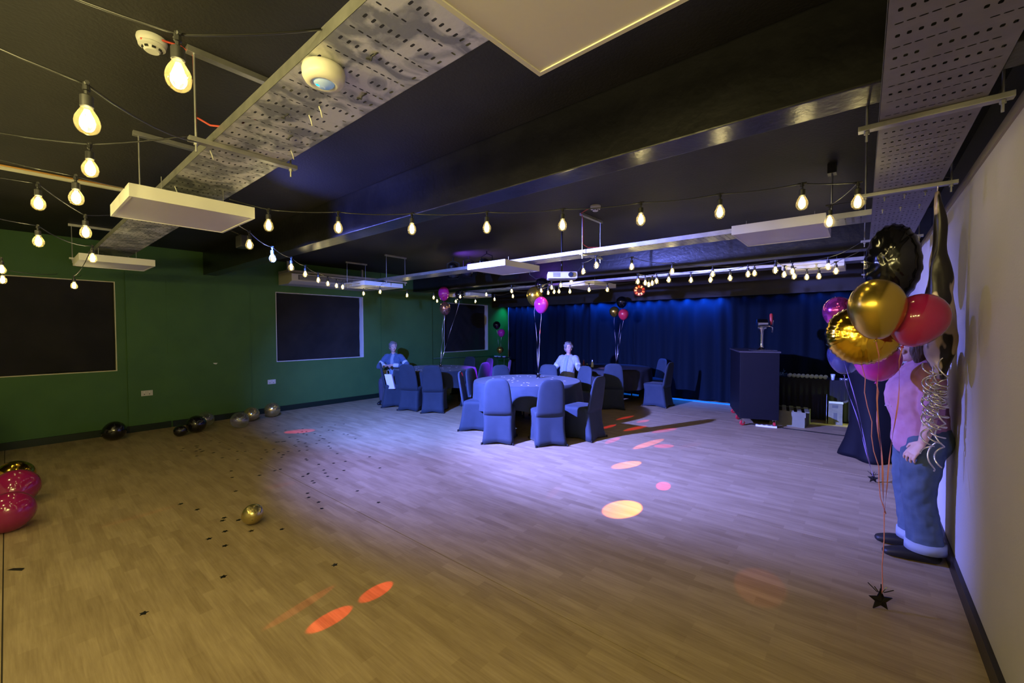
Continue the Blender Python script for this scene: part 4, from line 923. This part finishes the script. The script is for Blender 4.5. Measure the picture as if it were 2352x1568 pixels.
# grey draped chair at the picture border
t = thing('grey_coat', 'grey coat hanging over a chair at the picture border by the green wall', 'coat', (-7.62, -.30, 0))
rg = []
for i, z in enumerate((0.12, .2, .4, .6, .75, .8)):
    w_ = (.20, .21, .20, .23, .20, .10)[i]
    rg.append([(w_*cos(a)*(1+.12*sin(5*a+z*6)), w_*.8*sin(a)*(1+.1*sin(4*a)), z) for a in [2*pi*k/28 for k in range(28)]])
MB().loft(rg).build('coat_cloth', GREYC, t, True)
for a, b in ((-.14, -.1), (.14, -.1), (-.14, .1), (.14, .1)): MB().tube([(a, b, 0), (a, b, .14)], .012, 6).build('chair_leg', DARKM, t)
# gift bag at the side chair
t = thing('gift_bag', 'white paper gift bag leaning on the chair beside the seated person in blue', 'bag', (-7.50, 5.06, .40), R(35))
b = MB(); b.obox((0, 0, .14), (.075, 0, -.0), (0, .03, 0), (-.035, 0, .15)); b.build('paper', BAG, t)
MB().tube([(-.06, 0, .28), (-.07, 0, .36), (-.04, 0, .38), (-.01, 0, .36), (-.01, 0, .28)], .003, 5).build('handle', WHITE, t, True)

# ------------------------------------------------------------ people
def ringloft(mb, pts, rad, side, n=16, cap=True):
    pts = [V(p) for p in pts]; rad = [(r, r) if not isinstance(r, tuple) else r for r in rad]; side = V(side)
    P, Q = list(pts), list(rad)
    if cap:
        t0 = (pts[0]-pts[1]).normalized(); t1 = (pts[-1]-pts[-2]).normalized()
        m0, m1 = min(rad[0]), min(rad[-1])
        P = [pts[0]+t0*m0*.8, pts[0]+t0*m0*.45]+P+[pts[-1]+t1*m1*.45, pts[-1]+t1*m1*.8]
        Q = [(rad[0][0]*.35, rad[0][1]*.35), (rad[0][0]*.8, rad[0][1]*.8)]+Q+[(rad[-1][0]*.8, rad[-1][1]*.8), (rad[-1][0]*.35, rad[-1][1]*.35)]
    rings = []
    for i, p in enumerate(P):
        t = P[min(i+1, len(P)-1)]-P[max(i-1, 0)]; t.normalize()
        a = side-t*side.dot(t)
        if a.length < .05: a = V((0, 0, 1))-t*t.z
        a.normalize(); b = t.cross(a)
        rings.append([p+a*Q[i][0]*cos(2*pi*k/n)+b*Q[i][1]*sin(2*pi*k/n) for k in range(n)])
    mb.loft(rings)
def smoothpts(pts, rad, k=3):
    """Catmull-Rom refinement of a limb path"""
    pts = [V(p) for p in pts]; rad = [V(r) if isinstance(r, tuple) else V((r, r)) for r in rad]; P, Q = [], []
    for i in range(len(pts)-1):
        for L, O_ in ((pts, P), (rad, Q)):
            a, b, c, d = L[max(i-1, 0)], L[i], L[i+1], L[min(i+2, len(L)-1)]
            for s in range(k):
                u = s/k; O_.append(.5*((2*b)+(c-a)*u+(2*a-5*b+4*c-d)*u*u+(3*b-a-3*c+d)*u**3))
    P.append(pts[-1]); Q.append(rad[-1]); return P, [(q[0], q[1]) for q in Q]
def limb(mb, pts, rad, side=(1, 0, 0)):
    P, Q = smoothpts(pts, rad); ringloft(mb, P, Q, side)
def ell(mb, c, r, rot=None, n=18):
    c = V(c); vs = []; K = 12
    for i in range(K+1):
        ph = -pi/2+pi*i/K
        for k in range(n):
            p = V((r[0]*cos(ph)*cos(2*pi*k/n), r[1]*cos(ph)*sin(2*pi*k/n), r[2]*sin(ph)))
            if rot is not None: p = rot @ p
            vs.append(c+p)
    mb.add(vs, [(i*n+k, i*n+(k+1) % n, (i+1)*n+(k+1) % n, (i+1)*n+k) for i in range(K) for k in range(n)])
def fuse(mb, name, m, parent, vox=.007, sm=2, noise_amp=0.):
    """voxel-fuse the lofts of a figure into one continuous smooth surface"""
    me = bpy.data.meshes.new(name); me.from_pydata(mb.v, [], mb.f)
    bm = bmesh.new(); bm.from_mesh(me); bmesh.ops.remove_doubles(bm, verts=bm.verts, dist=1e-5); bmesh.ops.recalc_face_normals(bm, faces=bm.faces); bm.to_mesh(me); bm.free()
    ts = bpy.data.scenes.new('tmp'); o = bpy.data.objects.new('tmp', me); ts.collection.objects.link(o)
    a = o.modifiers.new('r', 'REMESH'); a.mode = 'VOXEL'; a.voxel_size = vox
    if sm: b = o.modifiers.new('s', 'SMOOTH'); b.iterations = sm; b.factor = .5
    vl = ts.view_layers[0]; vl.update(); dg = vl.depsgraph; ev = o.evaluated_get(dg)
    m2 = bpy.data.meshes.new_from_object(ev); bpy.data.objects.remove(o); bpy.data.scenes.remove(ts)
    if noise_amp:
        nr = [0.0]*(3*len(m2.vertices)); m2.vertices.foreach_get('normal', nr); co = [0.0]*len(nr); m2.vertices.foreach_get('co', co)
        for i in range(0, len(co), 3):
            f = noise_amp*noise.noise(V(co[i:i+3])*22)
            for q in range(3): co[i+q] += nr[i+q]*f
        m2.vertices.foreach_set('co', co); m2.update()
    m2.name = name; m2.materials.clear(); m2.materials.append(m); m2.shade_smooth()
    r = bpy.data.objects.new(name, m2); col.objects.link(r); r.parent = parent; return r
def hand(mb, w, d, n, hs=1, curl=(.35, .5, .4), size=1.):
    """palm + four unequal fingers with knuckle bends + thumb from the palm's side; hs=+1 thumb towards d x n"""
    w, d, n = V(w), V(d).normalized(), V(n).normalized(); n = (n-d*n.dot(d)).normalized(); s = d.cross(n)*hs; k = size
    ringloft(mb, [w-d*.01, w+d*.03*k, w+d*.06*k, w+d*.085*k], [(.022*k, .016*k), (.032*k, .015*k), (.038*k, .0135*k), (.036*k, .011*k)], s, 14)
    for off, L in ((.028, .070), (.010, .078), (-.009, .072), (-.027, .056)):
        p = w+d*.078*k+s*off*k; dirv = (d+s*off*4.2).normalized(); pts = [p-d*.02]; rad = [.0088*k]; q = p; a = 0
        for j, f in enumerate((.45, .32, .25)):
            pts.append(q); rad.append((.0088-.0009*j)*k); a += curl[j]; dd = (dirv*cos(a)+n*sin(a)); q = q+dd*L*f*k
        pts.append(q); rad.append(.0066*k); ringloft(mb, pts, rad, s, 10)
    p = w+d*.022*k+s*.026*k; t1 = (d*.62+s*.70+n*.30).normalized(); q = p+t1*.036*k; t2 = (d*.85+s*.25+n*.45).normalized()
    ringloft(mb, [p-t1*.015, p, q, q+t2*.028*k], [.012*k, .0125*k, .0100*k, .0075*k], d, 10)
def head(mb, c, rot, k=1.):
    """skull, jaw, nose, ears, brow in head coordinates facing +y"""
    c = V(c); T = lambda p: c+rot @ (V(p)*k)
    ell(mb, T((0, -.005, .02)), (.074*k, .092*k, .092*k), rot); ell(mb, T((0, .018, -.045)), (.055*k, .066*k, .062*k), rot); ell(mb, T((0, .052, -.085)), (.026*k, .026*k, .02*k), rot)
    ringloft(mb, [T((0, .078, .012)), T((0, .094, -.012)), T((0, .104, -.030)), T((0, .086, -.038))], [.008*k, .010*k, .014*k, .010*k], rot @ V((1, 0, 0)), 10)
    for s in (-1, 1):
        ell(mb, T((s*.076, -.008, -.012)), (.009*k, .018*k, .030*k), rot); ell(mb, T((s*.036, .062, -.030)), (.022*k, .02*k, .022*k), rot); ell(mb, T((s*.028, .080, .020)), (.022*k, .010*k, .006*k), rot)
def face(parent, c, rot, k=1., lipc=LIPS):
    c = V(c); T = lambda p: c+rot @ (V(p)*k)
    for s in (-1, 1):
        m = MB(); ell(m, T((s*.030, .0775, .000)), (.0125*k, .010*k, .0085*k), rot, 12); e = m.build('eye', EYEW, parent, True)
        m = MB(); ell(m, T((s*.030, .0862, .000)), (.0058*k, .004*k, .0058*k), rot, 10); m.build('iris', PUP, e, True)
        m = MB(); ringloft(m, [T((s*.014, .088, .020)), T((s*.032, .086, .026)), T((s*.048, .074, .020))], [.0035*k, .004*k, .003*k], rot @ V((0, 0, 1)), 8); m.build('eyebrow', GREYHAIR, parent, True)
    m = MB(); ringloft(m, [T((-.024, .074, -.058)), T((0, .086, -.061)), T((.024, .074, -.058))], [(.004*k, .006*k), (.0065*k, .008*k), (.004*k, .006*k)], rot @ V((0, 0, 1)), 8); m.build('mouth', lipc, parent, True)
RZ = lambda a: Matrix.Rotation(a, 3, 'Z')
RX = lambda a: Matrix.Rotation(a, 3, 'X')
# --- seated person in blue
def seated(label, loc, rz, turn, pitch_, elL, wrL, elR, wrR, dL, dR, topm, innerm, trimm, trousm, hairm, lean=0., skin=PALESKIN, hairstyle='short'):
    t = thing('person', label, 'person', loc, rz)
    L = lean
    B = MB()
    limb(B, [(0, 0, .50), (0, -.01, .64), (L*.4, .0, .80), (L*.8, .0, .95), (L, 0, 1.02)], [(.155, .12), (.135, .105), (.135, .10), (.16, .095), (.10, .07)])
    limb(B, [(L, 0, 1.0), (L*1.1, .01, 1.08), (L*1.15, .02, 1.13)], [.055, .048, .048])
    hc = V((L*1.2, .03, 1.215)); rot = RZ(turn) @ RX(pitch_)
    head(B, hc, rot, .98)
    for s, el, wr, dd in ((-1, elL, wrL, dL), (1, elR, wrR, dR)):
        sh = V((s*.165+L, 0, 1.0)); limb(B, [sh, sh.lerp(V(el), .5), el, V(el).lerp(V(wr), .5), wr], [.045, .042, .036, .032, .024], (0, 0, 1))
        hand(B, wr, dd, (0, 0, -1), -s, (.35, .5, .4), .95)
        limb(B, [(s*.09, .02, .50), (s*.10, .20, .515), (s*.11, .38, .50), (s*.11, .39, .28), (s*.11, .385, .09)], [.082, .075, .058, .052, .036])
        limb(B, [(s*.11, .37, .045), (s*.115, .45, .035), (s*.12, .53, .03)], [(.035, .03), (.038, .028), (.03, .02)], (1, 0, 0))
    bo = fuse(B, 'body', skin, t, .0075, 2); face(t, hc, rot, .98)
    C = MB()
    limb(C, [(0, 0, .46), (0, -.01, .64), (L*.4, 0, .80), (L*.8, 0, .94), (L, -.01, 1.035)], [(.185, .15), (.165, .135), (.165, .128), (.175, .115), (.105, .08)])
    for s, el, wr in ((-1, elL, wrL), (1, elR, wrR)):
        sh = V((s*.165+L, 0, 1.0)); limb(C, [sh-V((s*.05, 0, 0)), sh, sh.lerp(V(el), .5), el, V(el).lerp(V(wr), .72)], [.062, .066, .064, .056, .046], (0, 0, 1))
    fuse(C, 'cardigan', topm, t, .011, 3, .006)
    I = MB(); limb(I, [(0, .055, .60), (L*.4, .062, .80), (L*.8, .058, .93), (L, .035, 1.035)], [(.06, .10), (.055, .092), (.06, .078), (.055, .045)]); fuse(I, 'inner_top', innerm, t, .011, 3)
    for s, el, wr in ((-1, elL, wrL), (1, elR, wrR)):
        a = V(el).lerp(V(wr), .58); b = V(el).lerp(V(wr), .78); m = MB(); ringloft(m, [a, b], [.051, .049], (0, 0, 1), 16); m.build('cuff', trimm, t, True)
        sh = V((s*.165+L, 0, 1.0)); a = sh.lerp(V(el), .55); b = sh.lerp(V(el), .72); m = MB(); ringloft(m, [a, b], [.0675, .066], (0, 0, 1), 16, False); m.build('sleeve_band', trimm, t, True)
    J = MB(); limb(J, [(0, -.05, .50), (0, .05, .50)], [(.19, .10), (.19, .10)])
    for s in (-1, 1): limb(J, [(s*.09, .0, .50), (s*.10, .20, .52), (s*.11, .385, .50), (s*.11, .395, .28), (s*.11, .39, .10)], [.098, .09, .074, .068, .060])
    fuse(J, 'trousers', trousm, t, .011, 3, .005)
    for s in (-1, 1):
        m = MB(); limb(m, [(s*.11, .36, .05), (s*.115, .45, .045), (s*.12, .56, .032)], [(.042, .045), (.045, .04), (.036, .026)]); m.build('shoe', SHOE, t, True)
    Hh = MB(); T = lambda p: hc+rot @ V(p)
    ell(Hh, T((0, -.022, .040)), (.086, .092, .088), rot); ell(Hh, T((0, -.045, -.01)), (.084, .062, .085), rot); ell(Hh, T((0, .035, .090)), (.066, .045, .030), rot)
    for s in (-1, 1): ell(Hh, T((s*.07, .015, .03)), (.020, .045, .055), rot)
    for k in range(26):
        a = rc.uniform(0, 6.28); e = rc.uniform(.1, 1.3); p = V((cos(a)*cos(e)*.082, sin(a)*cos(e)*.085-.022, .045+sin(e)*.080))
        if p.y > .05 and p.z < .08: continue
        ell(Hh, T(p), (.022, .022, .02), rot, 10)
    fuse(Hh, 'hair', hairm, t, .008, 1, .008)
    return t
seated('person with curly grey hair and blue cardigan sitting with folded hands', (-8.12, 5.58, 0), R(213), R(35), R(4), (-.36, .10, .80), (-.06, .33, .84), (.30, .12, .78), (.05, .31, .83), (.95, .3, 0), (-.95, .35, 0), BLUECARD, PALET, TRIMW, TROU, GREYHAIR)
seated('smiling person with short grey hair in a pale lilac cardigan leaning on the dark table', (-4.80, 7.58, 0), R(-82+90+180), R(40), R(2), (.02-.34, .12, .80), (-.50, .30, .80), (.27, .05, .76), (.16, .28, .72), (-.6, .8, 0), (-.4, .9, 0), LILAC, PALET, TRIMW, TROU, GREYHAIR, -.04)

# --- standing person in pink T-shirt and jeans, in profile against the wall
t = thing('person', 'person in pink T-shirt and rolled blue jeans standing behind the big balloons', 'person', (.315, 4.09, 0), R(100))
B = MB(); hc = V((0, .045, 1.475)); rot = RX(R(-4))
limb(B, [(0, -.01, .84), (0, 0, .98), (0, .02, 1.12), (0, .0, 1.27), (0, -.01, 1.34)], [(.15, .12), (.13, .105), (.14, .115), (.16, .10), (.10, .07)])
limb(B, [(0, -.005, 1.32), (0, .012, 1.39), (0, .025, 1.43)], [.055, .048, .048]); head(B, hc, rot, .98)
armL = [(-.165, -.01, 1.30), (-.205, -.01, 1.17), (-.225, .0, 1.05), (-.22, .015, .94), (-.21, .035, .845)]
armR = [(.165, -.01, 1.30), (.20, -.03, 1.17), (.21, -.04, 1.05), (.205, .0, .94), (.20, .03, .84)]
limb(B, armL, [.046, .043, .036, .034, .024]); limb(B, armR, [.046, .043, .036, .034, .024])
hand(B, (-.209, .038, .840), (.0, .55, -.80), (.55, -.5, -.5), -1, (.25, .45, .4), 1.06)
hand(B, (.20, .035, .835), (0, .25, -.95), (-1, .1, 0), -1, (.3, .4, .3), .95)
for s in (-1, 1):
    limb(B, [(s*.085, -.01, .86), (s*.09, .01, .66), (s*.095, .02, .47), (s*.095, -.01, .27), (s*.095, -.03, .08)], [.088, .078, .056, .052, .036])
    limb(B, [(s*.095, -.05, .045), (s*.10, .04, .035), (s*.105, .13, .03)], [(.035, .032), (.038, .028), (.03, .02)])
fuse(B, 'body', SKIN, t, .0045, 2); face(t, hc, rot, .98)
S = MB(); limb(S, [(0, .0, .80), (0, .0, .98), (0, .035, 1.13), (0, .01, 1.26), (0, -.01, 1.355)], [(.185, .150), (.172, .150), (.178, .158), (.182, .125), (.10, .075)])
for A in (armL, armR): limb(S, [V(A[0])+V((-A[0][0]*.3, 0, .01)), A[0], A[1], V(A[1]).lerp(V(A[2]), .95)], [.064, .070, .066, .068])
fuse(S, 'tshirt', PINKT, t, .008, 3, .006)
pr_ = MB()
for k in range(26):
    a = rc.uniform(-.5, .5); z = rc.uniform(1.04, 1.2); pr_.obox((.172*sin(a), (.146 if z < 1.17 else .132)*cos(a)+(.02 if z < 1.17 else .018)+.012, z), (.006, 0, 0), (0, .004, 0), (0, 0, .003))
o = pr_.build('sparkle_print', mat('silver_print', (.8, .75, .8), .25, metal=.6), t); o['kind'] = 'stuff'
J = MB(); limb(J, [(0, -.02, .90), (0, -.02, .82), (0, -.01, .76)], [(.175, .140), (.185, .155), (.165, .14)])
for s in (-1, 1): limb(J, [(s*.085, -.01, .84), (s*.09, .01, .66), (s*.095, .02, .47), (s*.095, -.005, .27), (s*.095, -.02, .13)], [.118, .112, .092, .092, .098])
fuse(J, 'jeans', JEANS, t, .008, 3, .006)
for s in (-1, 1):
    m = MB(); ringloft(m, [(s*.095, -.021, .148), (s*.095, -.022, .085)], [(.103, .108), (.104, .110)], (1, 0, 0), 22, False); m.build('turn_up', TURN, t, True)
    m = MB(); limb(m, [(s*.095, -.07, .045), (s*.10, .03, .045), (s*.105, .12, .042), (s*.108, .185, .034)], [(.042, .043), (.046, .043), (.046, .038), (.036, .026)]); m.build('shoe', SHOE, t, True)
Hh = MB(); T = lambda p: hc+rot @ V(p)
ell(Hh, T((0, -.025, .040)), (.088, .095, .090), rot); ell(Hh, T((0, -.055, -.02)), (.088, .07, .10), rot); ell(Hh, T((0, -.075, -.12)), (.085, .05, .09), rot); ell(Hh, T((0, .035, .090)), (.066, .045, .030), rot)
for s in (-1, 1): ell(Hh, T((s*.072, -.01, -.02)), (.022, .045, .10), rot)
fuse(Hh, 'hair', BRHAIR, t, .008, 1, .006)
